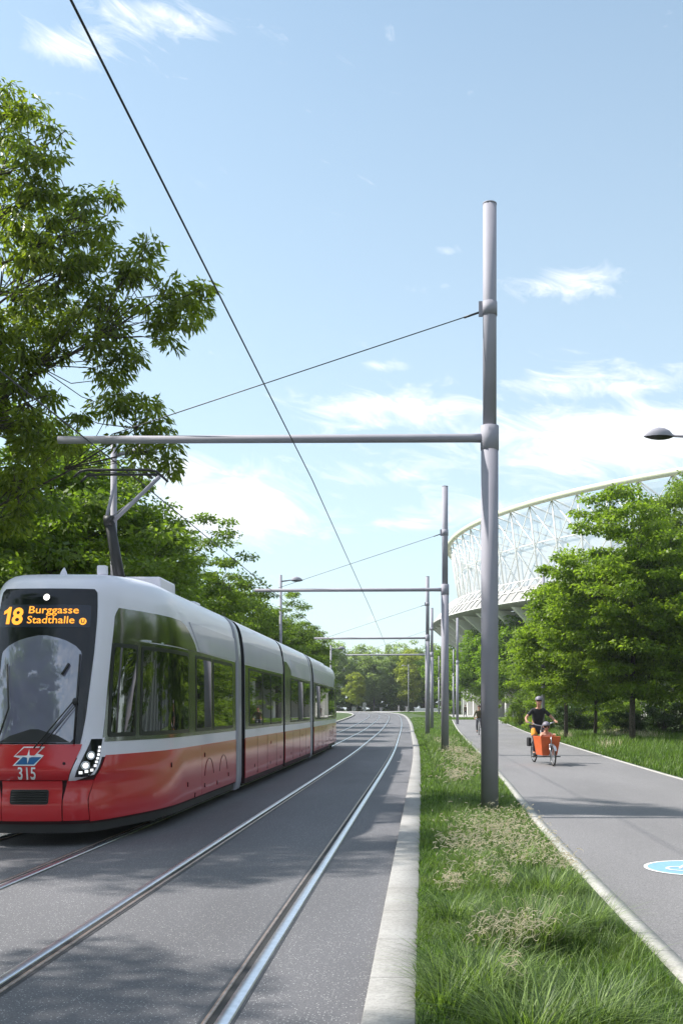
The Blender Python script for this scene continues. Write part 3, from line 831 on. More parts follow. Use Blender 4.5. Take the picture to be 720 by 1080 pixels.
# pantograph
pg = MB()
py = 3.55
pg.box((-.02, py+1.2, 3.50), (.9, 1.6, .06)); pg.tube([(-.35, py+.6, 3.3), (-.35, py+.6, 3.52)], .05, 8); pg.tube([(.35, py+.6, 3.3), (.35, py+.6, 3.52)], .05, 8)
pan = pg.build('pantograph', M['dark'], tram)
mb = MB(); mb.tube([(.05, py+.1, 3.42), (0, py-.05, 3.95), (-.06, py-.25, 4.62)], [.10, .085, .075], 10); mb.tube([(.02, py-.02, 3.45), (-.10, py-.25, 4.62)], .03, 8); mb.build('lower_arm', M['dark'], pan)
mb = MB(); mb.tube([(-.13, py-.25, 4.62), (.0, py-.25, 4.62)], .09, 12)
mb.build('knuckle', M['dark'], pan)
mb = MB(); mb.tube([(-.02, py-.25, 4.6), (.58, py+.25, 5.42)], .032, 8); mb.tube([(-.12, py-.25, 4.6), (-.12, py+.25, 5.42)], .028, 8); mb.tube([(-.04, py-.2, 4.7), (.32, py+.1, 5.1)], .012, 6)
mb.build('upper_arm', M['mast'], pan)
mb = MB()
for dy in (0, .32):
    mb.tube([(-.70, py+dy, 5.36), (-.60, py+dy, 5.45), (-.48, py+dy, 5.475), (.48, py+dy, 5.475), (.60, py+dy, 5.45), (.70, py+dy, 5.36)], .02, 8)
mb.tube([(-.5, py, 5.40), (.62, py, 5.40)], .02, 8); mb.tube([(-.45, py, 5.42), (-.45, py+.32, 5.42)], .018, 6); mb.tube([(.45, py, 5.42), (.45, py+.32, 5.42)], .018, 6)
mb.build('collector_head', M['dark'], pan)

# ------------------------------------------------------------------ stadium
SC = (77.4, 173.9)
def arcp(r, a, z): return (SC[0]-r*math.cos(a), SC[1]-r*math.sin(a), z)
stad = empty('stadium', (SC[0], SC[1], 0), label='round stadium with white lattice roof ring behind the trees', cat='stadium')
def loc(p): return (p[0]-SC[0], p[1]-SC[1], p[2])
def ringsurf(name, prof, mat, n=180, a0=0, a1=2*math.pi):
    mb = MB(); V = []; F = []; m = len(prof)
    for i in range(n+1):
        a = a0+(a1-a0)*i/n
        for r, z in prof: V.append(loc(arcp(r, a, z)))
    for i in range(n):
        for k in range(m-1): F.append((i*m+k, (i+1)*m+k, (i+1)*m+k+1, i*m+k+1))
    mb.add(V, F, True); return mb.build(name, mat, stad)
RIMZ = 29.7
mem, nt_, b_ = new_mat('stadium_membrane')
tc_ = N(nt_, 'ShaderNodeTexCoord'); nz_ = N(nt_, 'ShaderNodeTexNoise'); nz_.inputs['Scale'].default_value = .25; nt_.links.new(tc_.outputs['Object'], nz_.inputs['Vector'])
rp_ = ramp(nt_, [(.3, (.78, .80, .82)), (.7, (.88, .89, .90))]); nt_.links.new(nz_.outputs['Fac'], rp_.inputs['Fac']); nt_.links.new(rp_.outputs['Color'], b_.inputs['Base Color'])
b_.inputs['Roughness'].default_value = .6
tl = N(nt_, 'ShaderNodeBsdfTranslucent'); tl.inputs['Color'].default_value = (.85, .87, .9, 1)
m1 = N(nt_, 'ShaderNodeMixShader'); m1.inputs[0].default_value = .5
tp = N(nt_, 'ShaderNodeBsdfTransparent'); m2_ = N(nt_, 'ShaderNodeMixShader')
gm = N(nt_, 'ShaderNodeNewGeometry'); sx_ = N(nt_, 'ShaderNodeSeparateXYZ'); nt_.links.new(tc_.outputs['Object'], sx_.inputs[0])
mr = N(nt_, 'ShaderNodeMapRange'); mr.inputs['From Min'].default_value = 19.5; mr.inputs['From Max'].default_value = 28.5; mr.inputs['To Min'].default_value = .03; mr.inputs['To Max'].default_value = .62
nt_.links.new(sx_.outputs[2], mr.inputs['Value']); nt_.links.new(mr.outputs[0], m2_.inputs[0])
nt_.links.new(b_.outputs[0], m1.inputs[1]); nt_.links.new(tl.outputs[0], m1.inputs[2]); nt_.links.new(m1.outputs[0], m2_.inputs[1]); nt_.links.new(tp.outputs[0], m2_.inputs[2])
nt_.links.new(m2_.outputs[0], nt_.nodes['Material Output'].inputs['Surface'])
ringsurf('roof_membrane', [(70.5, 18.6), (71.2, 24), (72.0, 29.2)], mem)
mb = MB()
n = 96
mb2 = MB()
pts = [loc(arcp(73, 2*math.pi*i/180, RIMZ)) for i in range(181)]
mb2.tube(pts, .42, 10); mb2.build('roof_rim', M['rim'], stad)
for i in range(n):
    a = 2*math.pi*i/n; b = 2*math.pi*(i+1)/n; c = 2*math.pi*(i+2)/n
    mb.tube([loc(arcp(70.9, a, 18.8)), loc(arcp(72.6, a, RIMZ))], .12, 5)
    mb.tube([loc(arcp(70.9, a, 18.8)), loc(arcp(72.6, c, RIMZ-.2))], .075, 5)
    mb.tube([loc(arcp(70.9, c, 18.8)), loc(arcp(72.6, a, RIMZ-.2))], .075, 5)
    mb.tube([loc(arcp(71.6, a, 24.5)), loc(arcp(71.6, b, 24.5))], .07, 5)
    mb.tube([loc(arcp(72.6, a, RIMZ)), loc(arcp(60, a, 26.5))], .12, 5)
mb.build('roof_lattice', M['stwhite'], stad)
ringsurf('gallery', [(72.0, 15.6), (75.8, 15.9), (76.0, 16.3), (75.6, 16.35), (74.0, 18.2), (71.0, 19.0)], M['concrete'])
mb = MB()
for i in range(240):
    a = 2*math.pi*i/240
    mb.tube([loc(arcp(76.0, a, 16.0)), loc(arcp(73.2, a, 19.3))], .11, 4)
for rr_, z_ in ((73.2, 19.3), (74.6, 17.7), (76.0, 16.1)):
    mb.tube([loc(arcp(rr_, 2*math.pi*i/180, z_)) for i in range(181)], .07, 5)
mb.build('gallery_railing', M['stwhite'], stad)
ringsurf('wall', [(69, -1), (69, 15.4), (72.2, 15.5)], M['concrete'])
mb = MB()
for i in range(96):
    a = 2*math.pi*i/96; w = .0038
    P = [(69.05, 0), (70.8, 0), (70.8, 11.6), (75.5, 15.55), (69.05, 15.3)]
    v = [loc(arcp(r, a-w, z)) for r, z in P]+[loc(arcp(r, a+w, z)) for r, z in P]
    mb.add(v, [(0, 1, 2, 3, 4), (9, 8, 7, 6, 5)]+[(k, (k+1) % 5+0, (k+1) % 5+5, k+5) for k in range(5)])
mb.build('buttress', plain('stadium_pale_concrete', (.72, .70, .66), .8, var=.08, scale=.5), stad)

# ------------------------------------------------------------------ vegetation
def leaf_quads(P, D, Nn, L, W, tint):
    """P base points, D direction, Nn normal"""
    n = len(P)
    D = D/np.linalg.norm(D, axis=1, keepdims=True)
    Sd = np.cross(D, Nn); Sd /= (np.linalg.norm(Sd, axis=1, keepdims=True)+1e-9)
    Nn = np.cross(Sd, D)
    L = np.broadcast_to(L, n)[:, None]; W = np.broadcast_to(W, n)[:, None]
    a = P; b = P+D*L*.45+Sd*W*.5+Nn*L*.05; c = P+D*L-Nn*L*.12; d = P+D*L*.45-Sd*W*.5+Nn*L*.05
    V = np.stack([a, b, c, d], 1).reshape(-1, 3)
    F = np.arange(4*n).reshape(n, 4)
    return V, F, np.repeat(tint, 4)

def leaves_for(clumps, sizes, per, L, W, r, flat=.4, droop=.25, spread_n=.55):
    n = len(clumps)*per
    C = np.repeat(clumps, per, 0); sz = np.repeat(sizes, per)[:, None]
    g = r.normal(size=(n, 3)); g /= np.linalg.norm(g, axis=1, keepdims=True); rad = r.random((n, 1))**.45
    O = g*rad*sz*np.array([1, 1, flat])
    P = C+O
    D = g*np.array([1, 1, .25])+r.normal(size=(n, 3))*.45; D[:, 2] -= droop
    Nn = np.tile([0, 0, 1.0], (n, 1))+r.normal(size=(n, 3))*spread_n
    ct = np.repeat(r.random(len(clumps)), per)
    tint = np.clip(.55*r.random(n)+.45*ct, 0, 1)
    Ls = L*(.7+.6*r.random(n)); Ws = W*(.7+.6*r.random(n))
    return leaf_quads(P, D, Nn, Ls, Ws, tint)

def skeleton(trunk_pts, trunk_r, limbs_n, clumps, r, crown_c):
    """trunk, limbs towards groups of clumps, twigs to each clump"""
    mb = MB(); mb.tube(trunk_pts, trunk_r, 10)
    tp = np.array(trunk_pts, float); top = tp[-1]
    k = limbs_n
    cen = clumps[r.choice(len(clumps), k, replace=False)]
    for _ in range(4):
        d = np.linalg.norm(clumps[:, None]-cen[None], axis=2); a = d.argmin(1)
        for i in range(k):
            if (a == i).any(): cen[i] = clumps[a == i].mean(0)
    for i in range(k):
        # leave the trunk below the group
        zt = max(tp[1][2], min(top[2]-.1, cen[i][2]-abs(np.linalg.norm(cen[i][:2]-top[:2]))*.75-.3))
        f = np.interp(zt, tp[:, 2], np.arange(len(tp))); j = int(min(f, len(tp)-2)); base = tp[j]+(tp[j+1]-tp[j])*(f-j)
        mid = (base+cen[i])/2+np.array([0, 0, .12*np.linalg.norm(cen[i]-base)])*(-1 if r.random() < .5 else .6)+r.normal(size=3)*.12
        rb = trunk_r[-1]*(.5+.25*r.random())+.012
        q1 = base*.55+mid*.45; q2 = mid; 
        mb.tube([base, q1+r.normal(size=3)*.05, q2, (mid+cen[i])/2+r.normal(size=3)*.08, cen[i]], [rb, rb*.8, rb*.6, rb*.42, rb*.25], 6, cap=False)
        for c in clumps[a == i]:
            s = cen[i] if r.random() < .5 else (mid*.5+cen[i]*.5)
            m_ = (s+c)/2+r.normal(size=3)*.12
            mb.tube([s, m_, c], [rb*.28, rb*.2, .006], 4, cap=False)
    return mb

def crown_points(n, c, rad, r, lump=.25, shell_=2.4, egg=0.0):
    out = []; k = r.normal(size=(7, 3)); k /= np.linalg.norm(k, axis=1, keepdims=True); amp = r.random(7)*lump
    while len(out) < n:
        g = r.normal(size=3); g /= np.linalg.norm(g)
        s = 1-lump*.5+sum(a*max(0, g @ q)**3 for a, q in zip(amp, k))
        u = r.random()**(1/shell_)
        p = g*u*s
        w = 1-egg*max(0, p[2]) if egg else 1
        out.append([c[0]+p[0]*rad[0]*w, c[1]+p[1]*rad[1]*w, c[2]+p[2]*rad[2]])
    return np.array(out)

def make_tree(name, label, h, rad, seed, leaf='leaf_lime', bark='bark', zc=None, nc=260, per=110, L=.13, W=.08, cs=.5, flat=.35, trunk=.16, group=None, egg=.3, lump=.35, limbs=12, zr_=None, category='tree', clear=None):
    r = np.random.default_rng(seed)
    base_z = clear if clear is not None else h*.16
    zc = (h+base_z)/2; rz_ = (h-base_z)/2
    C = crown_points(nc, (0, 0, zc), (rad, rad, rz_*.96), r, lump, 2.2, egg)
    sz = cs*(.6+.7*r.random(nc))
    root = empty(name, label=label, cat=category, group=group)
    V, F, T = leaves_for(C, sz, per, L, W, r, flat)
    np_mesh('crown', V, F, M[leaf], root, T)
    tpnt = [(0, 0, -.1), (.02*r.normal(), .02*r.normal(), base_z), (.1*r.normal(), .1*r.normal(), zc), (.15*r.normal(), .15*r.normal(), h*.85)]
    mb = skeleton(tpnt, [trunk, trunk*.85, trunk*.5, trunk*.18], limbs, C, r, (0, 0, zc))
    mb.build('trunk', M[bark], root)
    return root
def put(root, x, y, rz=0, s=1.0, label=None):
    root.location = (x, y, gz(y)-.02); root.rotation_euler = (0, 0, rz); root.scale = (s, s, s)
    if label: root['label'] = label
    return root

# row behind the tram on the left
GL = 'street trees in a row behind the tram'
lime = [make_tree('tree', 'x', 10, 3.6, 11+i, 'leaf_lime', nc=300, per=150, L=.15, W=.095, cs=.62, group=GL) for i in range(3)]
lefts = [(-11.2, 21, 1.00, 'leafy tree directly behind the tram front and the big foreground tree'),
         (-10.4, 28, 1.03, 'leafy tree behind the pantograph of the tram'),
         (-11.0, 36, 1.06, 'leafy tree behind the roof box, right of the pantograph'),
         (-11.2, 45, 1.00, 'leafy tree rising over the middle of the tram roof'),
         (-11.0, 54, .97, 'leafy tree just left of the lamp at the second beam'),
         (-10.6, 64, .94, 'leafy tree behind the lamp at the second beam'),
         (-10.6, 75, .98, 'leafy tree to the right of the lamp at the second beam'),
         (-10.9, 88, 1.0, 'leafy tree over the rear end of the tram'),
         (-12.6, 104, 1.0, 'last leafy tree of the row, beyond the rear of the tram')]
for i, (x, y, s, lb) in enumerate(lefts):
    t = lime[i] if i < 3 else copy_tree(lime[(i*2+1) % 3])
    put(t, x, y, i*1.7, s, lb)
# trees further back on the left, then unseen ones added for reflections and shade
GB = 'trees of the park beyond the left pavement'
for i, (x, y, s, lb) in enumerate([(-17.5, 30, 1.12, 'tree in the second row, furthest left behind the tram'), (-18, 44, 1.15, 'tree in the second row, showing through the leaves over the tram'), (-18, 60, 1.1, 'tree in the second row, behind the tram middle'), (-18, 80, 1.1, 'tree in the second row, behind the tram rear')]):
    put(copy_tree(lime[i % 3]), x, y, i*2.3, s, lb)['group'] = GB
for i, (x, y, s) in enumerate([(-10.6, 3.6, 1.08), (-10.2, -6, 1.05), (-10.5, -17, 1.2), (-9, -30, 1.2), (11, -14, 1.1), (13, -32, 1.2), (-3, -60, 1.6), (9, -58, 1.5), (13.5, 3, 1.1), (14.5, 13, 1.15), (13.2, 23, 1.1), (16.5, 32, 1.1), (19, 20, 1.2), (20, 8, 1.2)]):
    t = put(copy_tree(lime[(i+1) % 3]), x, y, i*2.9, s, 'unseen street tree added beside the road for shade and reflections' if x < 0 else 'unseen street tree added beside the path for reflections')
    t['group'] = 'unseen street trees added for reflections and shade'

sp_ = make_tree('tree', '', 12.5, 3.9, 31, 'leaf_lime', nc=120, per=100, L=.16, W=.10, cs=.62, clear=5.5)  # unseen tree added left of the view, sparse crown shaped for dappled road shade
put(sp_, -10.9, 13.0, .4, .95, 'unseen open crowned street tree added beside the tram to dapple the road')
# big foreground tree, crown reaching into the frame
def at(px, py, Y): return ((px-446)/1060*Y, Y, 1.7+(748-py)/1060*Y)
bl = [(5, 112, 26), (30, 118, 20), (45, 140, 16), (12, 160, 32), (48, 175, 20), (15, 205, 38), (60, 215, 30), (98, 215, 20), (112, 206, 12), (30, 255, 40), (85, 250, 30), (118, 250, 20), (45, 295, 38),
      (95, 290, 32), (125, 285, 18), (152, 275, 20), (160, 262, 12), (10, 330, 38), (60, 335, 28), (105, 325, 28), (125, 345, 18), (200, 312, 20), (217, 300, 9), (188, 338, 20), (210, 328, 14), (178, 355, 12), (163, 340, 10), (180, 300, 9), (150, 320, 9),
      (8, 375, 36), (45, 372, 26), (118, 385, 22), (140, 368, 18), (100, 360, 20), (12, 420, 34), (50, 410, 18), (130, 408, 22), (148, 430, 18), (118, 430, 18), (158, 455, 20), (176, 470, 14), (140, 470, 18), (20, 462, 32), (60, 450, 18), (92, 445, 12), (175, 492, 10),
      (8, 505, 24), (35, 490, 18), (6, 545, 22), (25, 530, 15), (75, 468, 12), (150, 488, 12)]
r = np.random.default_rng(5)
Cc = []; Sz = []
for (px, py, pr) in bl:
    k = max(2, int((pr/9.5)**2))
    for _ in range(k):
        a = r.random()*6.283; q = pr*math.sqrt(r.random())*.86
        Y = 17.6+abs(r.normal())*min(1.3, pr*.035)
        Cc.append(at(px+q*math.cos(a), py+q*math.sin(a)*.9, Y)); Sz.append(.20+.16*r.random())
# rest of the crown, left of the frame and round the trunk
ex_ = crown_points(190, (-10.9, 18.4, 8.4), (3.4, 3.0, 4.2), r, .3, 2.0)
ex_ = ex_[(ex_[:, 0]-0)/ex_[:, 1]*1060+446 < 6]
Cc = np.array(Cc); Sz = np.array(Sz)
fg = empty('tree', (0, 0, 0), label='big foreground ash tree with narrow leaves reaching in from the left', cat='tree')
V1, F1, T1_ = leaves_for(Cc, Sz*.9, 62, .165, .052, r, .68, .7, .75)
V2, F2, T2_ = leaves_for(ex_, np.full(len(ex_), .5), 170, .155, .05, r, .7, .75, .8)
np_mesh('crown', np.concatenate([V1, V2]), np.concatenate([F1, F2+len(V1)]), M['leaf_ash'], fg, np.concatenate([T1_, T2_]))
allc = np.concatenate([Cc, ex_])
mb = skeleton([(-10.6, 18.4, -.1), (-10.5, 18.3, 2.5), (-10.4, 18.2, 5.5), (-10.0, 18.1, 8.0), (-9.6, 18.0, 10.6)], [.24, .20, .17, .11, .05], 26, allc, r, None)
mb.build('trunk', M['bark'], fg)

# right hand trees
GR = 'trees along the right side of the path'
put(make_tree('tree', '', 11.9, 4.3, 41, 'leaf_horn', nc=620, per=150, L=.185, W=.12, cs=.68, flat=.32, trunk=.17, group=GR, clear=1.25, lump=.45, limbs=18), 10.4, 50, 0, 1, 'broad tree with a black trunk standing right of the cargo bike')
ta = make_tree('tree', '', 9.0, 3.0, 42, 'leaf_horn', nc=300, per=130, L=.17, W=.11, cs=.6, flat=.32, trunk=.12, group=GR, clear=1.5, limbs=12)
put(ta, 8.1, 57, 0, 1.06, 'smaller tree overhanging the path behind the cargo bike')
put(copy_tree(ta), 10.25, 60, 2, .93, 'slim dark trunked tree between the cargo bike and the broad tree')
tb = make_tree('tree', '', 11.2, 3.9, 43, 'leaf_horn', nc=420, per=140, L=.16, W=.10, cs=.6, flat=.32, trunk=.18, group=GR, clear=2.4, limbs=14)
put(tb, 14.1, 41, 0, 1, 'nearest right hand tree, mostly outside the right edge')
put(make_tree('tree', '', 17.6, 5.2, 44, 'leaf_lime', nc=520, per=130, L=.2, W=.12, cs=.75, flat=.5, trunk=.22, group=GR, clear=4, lump=.6), 16.6, 62, 0, .98, 'tallest right hand tree, its dark tip over the stadium rim')
put(copy_tree(tb), 18.5, 57, 1, 1.05, 'tree behind the broad one at the right edge')
put(copy_tree(ta), 10.2, 78, 4, 1.1, 'tree behind the signal pole, beyond the smaller tree')
put(copy_tree(ta), 12.6, 92, 5, 1.15, 'tree further along the path behind the signal pole')
put(copy_tree(tb), 19, 74, 3, 1.05, 'dark tree deep behind the broad tree')
# lush trees before the stadium
GM = 'lush bright green trees before the stadium'
lu = make_tree('tree', '', 12.5, 4.6, 51, 'leaf_lush', nc=300, per=90, L=.30, W=.20, cs=.95, flat=.45, trunk=.2, group=GM, clear=.7, limbs=10)
for i, (x, y, s, lb) in enumerate([(8.8, 152, 1.17, 'lush green tree just left of the nearest mast before the stadium'), (13.6, 143, 1.42, 'lush green tree right of the nearest mast, behind the smaller tree'), (20.5, 138, 1.45, 'lush green tree behind the broad tree on the right'), (5.4, 186, 1.12, 'lush green tree behind the second mast'), (11.5, 178, 1.12, 'lush green tree behind the first pair of thin poles'), (.2, 236, 1.12, 'dark lush tree at the right end of the far woodland'), (28, 132, 1.5, 'lush green tree deep behind the right edge trees'), (36, 126, 1.5, 'lush green tree behind the right edge of the frame'), (24, 112, 1.1, 'lush green tree low behind the black trunk of the broad tree'), (17.5, 108, 1.0, 'lush green tree low behind the slim dark trunk'), (31, 108, 1.15, 'lush green tree low behind the shrubs at the right edge')]):
    put(lu if i == 0 else copy_tree(lu), x, y, i*1.9, s, lb)
GU = 'undergrowth bushes at the foot of the far woodland'
ug = [make_shrub('', 3.2, 4.4, 91+i, 'leaf_grey', GU, n=90, per=70, L=.36, W=.25) for i in range(2)] if False else []
# far woodland
GF = 'trees beyond the far end of the street'
gr = [make_tree('tree', '', 16.5, 5.0, 61+i, 'leaf_grey', 'barkpale', nc=230, per=80, L=.42, W=.28, cs=1.15, flat=.6, trunk=.22, group=GF, clear=.9, lump=.5, limbs=9) for i in range(2)]
ye = make_tree('tree', '', 15.5, 3.6, 66, 'leaf_yel', 'barkpale', nc=170, per=80, L=.38, W=.25, cs=1.0, flat=.6, trunk=.2, group=GF, clear=2.5, lump=.6, limbs=9)
fars = [(-21, 236, 1.05, 0), (-15.5, 243, 1.0, 1), (-11.5, 235, .93, 0), (-7.4, 244, 1.0, 1), (-4.0, 250, 1.08, 0), (2.4, 252, 1.05, 1), (-27, 245, 1.05, 1), (-34, 240, 1.1, 0), (8, 250, 1.05, 0), (14, 255, 1.1, 1), (22, 255, 1.1, 0), (-44, 246, 1.1, 1), (-56, 240, 1.1, 0), (-70, 246, 1.1, 1)]
names = ['grey green tree behind the tram rear at the far end', 'tall grey green tree at the left of the far woodland', 'grey green tree left of the yellow one, nearer row', 'grey green tree directly left of the yellow tree', 'grey green tree crown behind the yellow tree',
         'grey green tree above the right end of the far street', 'grey green far tree hidden mostly by the tram', 'grey green far tree beyond the tram, second from it', 'far tree behind the second mast', 'far tree behind the lush green trees', 'far tree below the stadium gallery', 'far tree beyond the left row', 'far tree outside the view to the left', 'far tree furthest left beyond the row']
for i, ((x, y, s, k), lb) in enumerate(zip(fars, names)):
    t = gr[i] if i < 2 else copy_tree(gr[i % 2])
    put(t, x, y, i*2.1, s, lb)
put(ye, -3.4, 232, 0, 1.0, 'yellow green tree at the middle of the far woodland')
put(copy_tree(ye), -15, 228, 2, .62, 'small yellow green tree low at the left of the far woodland')

# shrubs
def make_shrub(label, w, h, seed, leaf, group, n=70, per=120, L=.12, W=.075):
    r = np.random.default_rng(seed)
    C = crown_points(n, (0, 0, h*.45), (w, w, h*.55), r, .4, 2.2); C[:, 2] = np.maximum(C[:, 2], .1)
    root = empty('shrub', label=label, cat='shrub', group=group)
    V, F, T = leaves_for(C, .34*(.6+.8*r.random(n)), per, L, W, r, .6)
    np_mesh('foliage', V, F, M[leaf], root, T)
    mb = MB()
    for c in C[:18]: mb.tube([(0, 0, -.05), (c[0]*.4, c[1]*.4, c[2]*.5), c], [.03, .02, .006], 4, cap=False)
    mb.build('stems', M['bark'], root)
    return root
GS = 'shrubs in the long grass under the right hand trees'
sh = [make_shrub('', 1.6, 2.2, 81, 'leaf_dark', GS), make_shrub('', 1.7, 2.1, 82, 'leaf_horn', GS), make_shrub('', 1.9, 2.6, 83, 'leaf_lime', GS)]
spots = [(10.4, 70, 1.1, 0, 'dark shrub left of the slim trunk'), (12.0, 72, 1.1, 1, 'bright shrub right of the slim trunk'), (13.2, 67, 1.1, 2, 'shrub just left of the black trunk'), (15.0, 63, 1.1, 0, 'dark shrub right of the black trunk'),
         (17.5, 62, 1.2, 2, 'tall shrub at the right edge behind the grass'), (16.2, 55, .9, 1, 'low bright shrub near the right edge'), (8.9, 92, 1.3, 2, 'shrub behind the cyclist\'s head'), (14.5, 76, 1.4, 0, 'dark shrub deep behind the black trunk'), (11.5, 88, 1.5, 1, 'bright shrub deep behind the slim trunk'), (20, 70, 1.6, 2, 'large shrub outside the right edge'), (9.4, 75, 1.3, 1, 'bright shrub directly behind the signal pole'), (12.6, 61, .8, 0, 'low dark shrub between the slim trunk and the black trunk')]
for i, (x, y, s, k, lb) in enumerate(spots):
    t = sh[k] if i in (0, 1, 2) else copy_tree(sh[k])
    put(t, x, y, i*1.3, s, lb)
GH_ = 'low hedge bushes along the crossing path'
hs = make_shrub('', 2.6, 2.6, 86, 'leaf_yel', GH_, n=90, per=90, L=.2, W=.14)
hs.children[0].data.materials[0] = M['leaf_lush']
for i, (x, y, s) in enumerate([(5.6, 176, 1.0), (9.5, 175, 1.05), (13.5, 174, 1.0), (17.5, 172, 1.1), (22, 172, 1.1), (27, 170, 1.1)]):
    put(hs if i == 0 else copy_tree(hs), x, y, i*1.1, s, ['leftmost hedge bush behind the small pedestrian', 'second hedge bush from the left beyond the crossing path', 'third hedge bush beyond the crossing path', 'hedge bush behind the signal pole beyond the crossing path', 'hedge bush beyond the crossing path, second from its right end', 'rightmost hedge bush beyond the crossing path'][i])

GU = 'undergrowth bushes at the foot of the far woodland'
ug = [make_shrub('', 3.0, 4.6, 91, 'leaf_grey', GU, n=110, per=80, L=.34, W=.24), make_shrub('', 2.8, 4.2, 92, 'leaf_lime', GU, n=110, per=80, L=.34, W=.24)]
for i, x in enumerate(np.arange(-46, 30, 4.3)):
    put(ug[i] if i < 2 else copy_tree(ug[i % 2]), float(x), 237+(i % 3)*2.5, i*1.4, 1.0+.12*((i*7) % 4), 'low bush at the foot of the far trees')
# pale blocks before the far trees
GP = 'pale blocks in front of the far woodland'
for i, (x, w, h_, lb) in enumerate([(-13.2, .7, 1.9, 'tall pale block left of the yellow tree'), (-15.6, .9, .9, 'low pale block furthest left before the far trees'), (-9.5, .5, .8, 'small pale block under the yellow tree'), (-5.5, .4, 1.2, 'narrow pale block left of the far lamp pole'), (-3.6, .7, 1.0, 'pale block beside the far lamp pole')]):
    mb = MB(); mb.box((0, 0, h_/2), (w, .5, h_)); mb.box((0, 0, h_+.05), (w+.1, .6, .1)); o = mb.build('concrete_block', M['kerb'], None, .04); o.location = (x, 226.5, gz(226)-.02)
    tag(o, lb, 'block', GP)
mb = MB(); mb.box((30, 0, .35), (64, .25, .7)); o = mb.build('low_wall', M['stwhite'], None, .03); o.location = (0, 231, gz(231)-.02); tag(o, 'long low white wall beyond the far street', 'wall')

# ------------------------------------------------------------------ grass
def median_z(x, y):
    a, b = -.05+float(0), float(PLx(y))
    return .08*(1-(x+.05)/(b+.05))
# soil sheet of the median
def mcols(y):
    i = min(range(len(CL)), key=lambda q: abs(CL[q][1]-y)); k = off_pt(i, -.04)[0]
    return list(np.linspace(k, float(PLx(y))-.015, 6))
ym = list(np.arange(-30, 128, 2.0))
V = []; F = []
for y in ym:
    xs = mcols(y)
    for q, x in enumerate(xs): V.append((x, y, gz(y)+.090*(1-q/5)+.004))
for j in range(len(ym)-1):
    for i in range(5): F.append((j*6+i, j*6+i+1, (j+1)*6+i+1, (j+1)*6+i))
tag(np_mesh('grass_strip', V, F, M['soil']), kind='structure')

def blades(n, xf, yr, hgt, wid, lean, mat, name, r, seg=3, tintpow=1.0, zf=None, arch=.5, pts=None, dirs=None):
    """curved tapering grass blades; xf(y) -> (x0, x1)"""
    if pts is None:
        y = yr[0]+(yr[1]-yr[0])*r.random(n)
        x0, x1 = xf(y); x = x0+(x1-x0)*r.random(n)
    else: x, y = pts; n = len(x)
    z = GH(y)+(zf(x, y) if zf else 0)
    th = r.random(n)*6.283 if dirs is None else dirs
    h = hgt(x, y, r)*(.6+.7*r.random(n)); w = wid(x, y)*(.7+.6*r.random(n)); ln = lean*(.3+r.random(n))
    dx, dy = np.cos(th), np.sin(th); sx, sy = -dy, dx
    V = np.zeros((n, 2*seg+1, 3)); 
    for s in range(seg+1):
        t = s/seg
        out = h*ln*(t**1.8); up = h*(t-arch*ln*t*t*.8)
        ww = w*(1-t)*.5 if s < seg else 0
        cx = x+dx*out; cy = y+dy*out; cz = z-.01+up
        if s < seg:
            V[:, 2*s] = np.stack([cx-sx*ww, cy-sy*ww, cz], 1); V[:, 2*s+1] = np.stack([cx+sx*ww, cy+sy*ww, cz], 1)
        else: V[:, 2*seg] = np.stack([cx, cy, cz], 1)
    k = 2*seg+1; b = np.arange(n)[:, None]*k
    Q = []
    for s in range(seg-1): Q.append(np.concatenate([b+2*s, b+2*s+1, b+2*s+3, b+2*s+2], 1))
    Q.append(np.concatenate([b+2*seg-2, b+2*seg-1, b+2*seg, b+2*seg], 1))
    # last is a triangle: build as quads with a tiny top instead
    Fq = np.stack(Q[:-1], 1).reshape(-1, 4)
    Ft = np.concatenate([b+2*seg-2, b+2*seg-1, b+2*seg], 1)
    F3 = np.concatenate([Fq[:, [0, 1, 2]], Fq[:, [0, 2, 3]], Ft])
    tint = np.repeat(r.random(n)**1.7, k)
    return V.reshape(-1, 3), F3, tint
def join(parts):
    Vs = []; Fs = []; Ts = []; o = 0
    for V, F, T in parts: Vs.append(V); Fs.append(F+o); Ts.append(T); o += len(V)
    return np.concatenate(Vs), np.concatenate(Fs), np.concatenate(Ts)

kx = cr([-30, 40, 68, 100, 128], [-.03, -.10, -.54, -1.05, -1.75])
def xm(y): return kx(y)-.02-.028*(.5+.5*np.sin(y*7.3+np.sin(y*3.1)*2)), PLx(y)-.085
def zmed(x, y): return .090*(1-(x-kx(y))/(PLx(y)-kx(y)))
def patchn(x, y):  # pseudo noise 0..1
    return .5+.25*np.sin(x*3.1+y*1.3)+.25*np.sin(x*5.7-y*2.1+1.3)
r = np.random.default_rng(21)
parts = []
def hm(x, y, r): 
    e = np.clip((x-kx(y))/.35, 0.35, 1)
    return (.06+.075*patchn(x, y)*e)
parts.append(blades(52000, xm, (4.3, 9), hm, lambda x, y: .0080, .9, None, '', r, zf=zmed))
parts.append(blades(42000, xm, (9, 17), lambda x, y, r: hm(x, y, r)*1.25, lambda x, y: .0105, .9, None, '', r, zf=zmed))
parts.append(blades(30000, xm, (17, 37), lambda x, y, r: hm(x, y, r)*1.6, lambda x, y: .017, .8, None, '', r, zf=zmed))
parts.append(blades(16000, xm, (37, 80), lambda x, y, r: hm(x, y, r)*1.7, lambda x, y: .035, .8, None, '', r, zf=zmed))
parts.append(blades(6000, xm, (80, 126), lambda x, y, r: hm(x, y, r)*1.4, lambda x, y: .05, .8, None, '', r, zf=zmed))
V, F, T = join(parts)
tag(np_mesh('grass', V, F, M['grass'], None, T), 'short green grass of the strip between kerb and path', 'grass', kind='stuff')
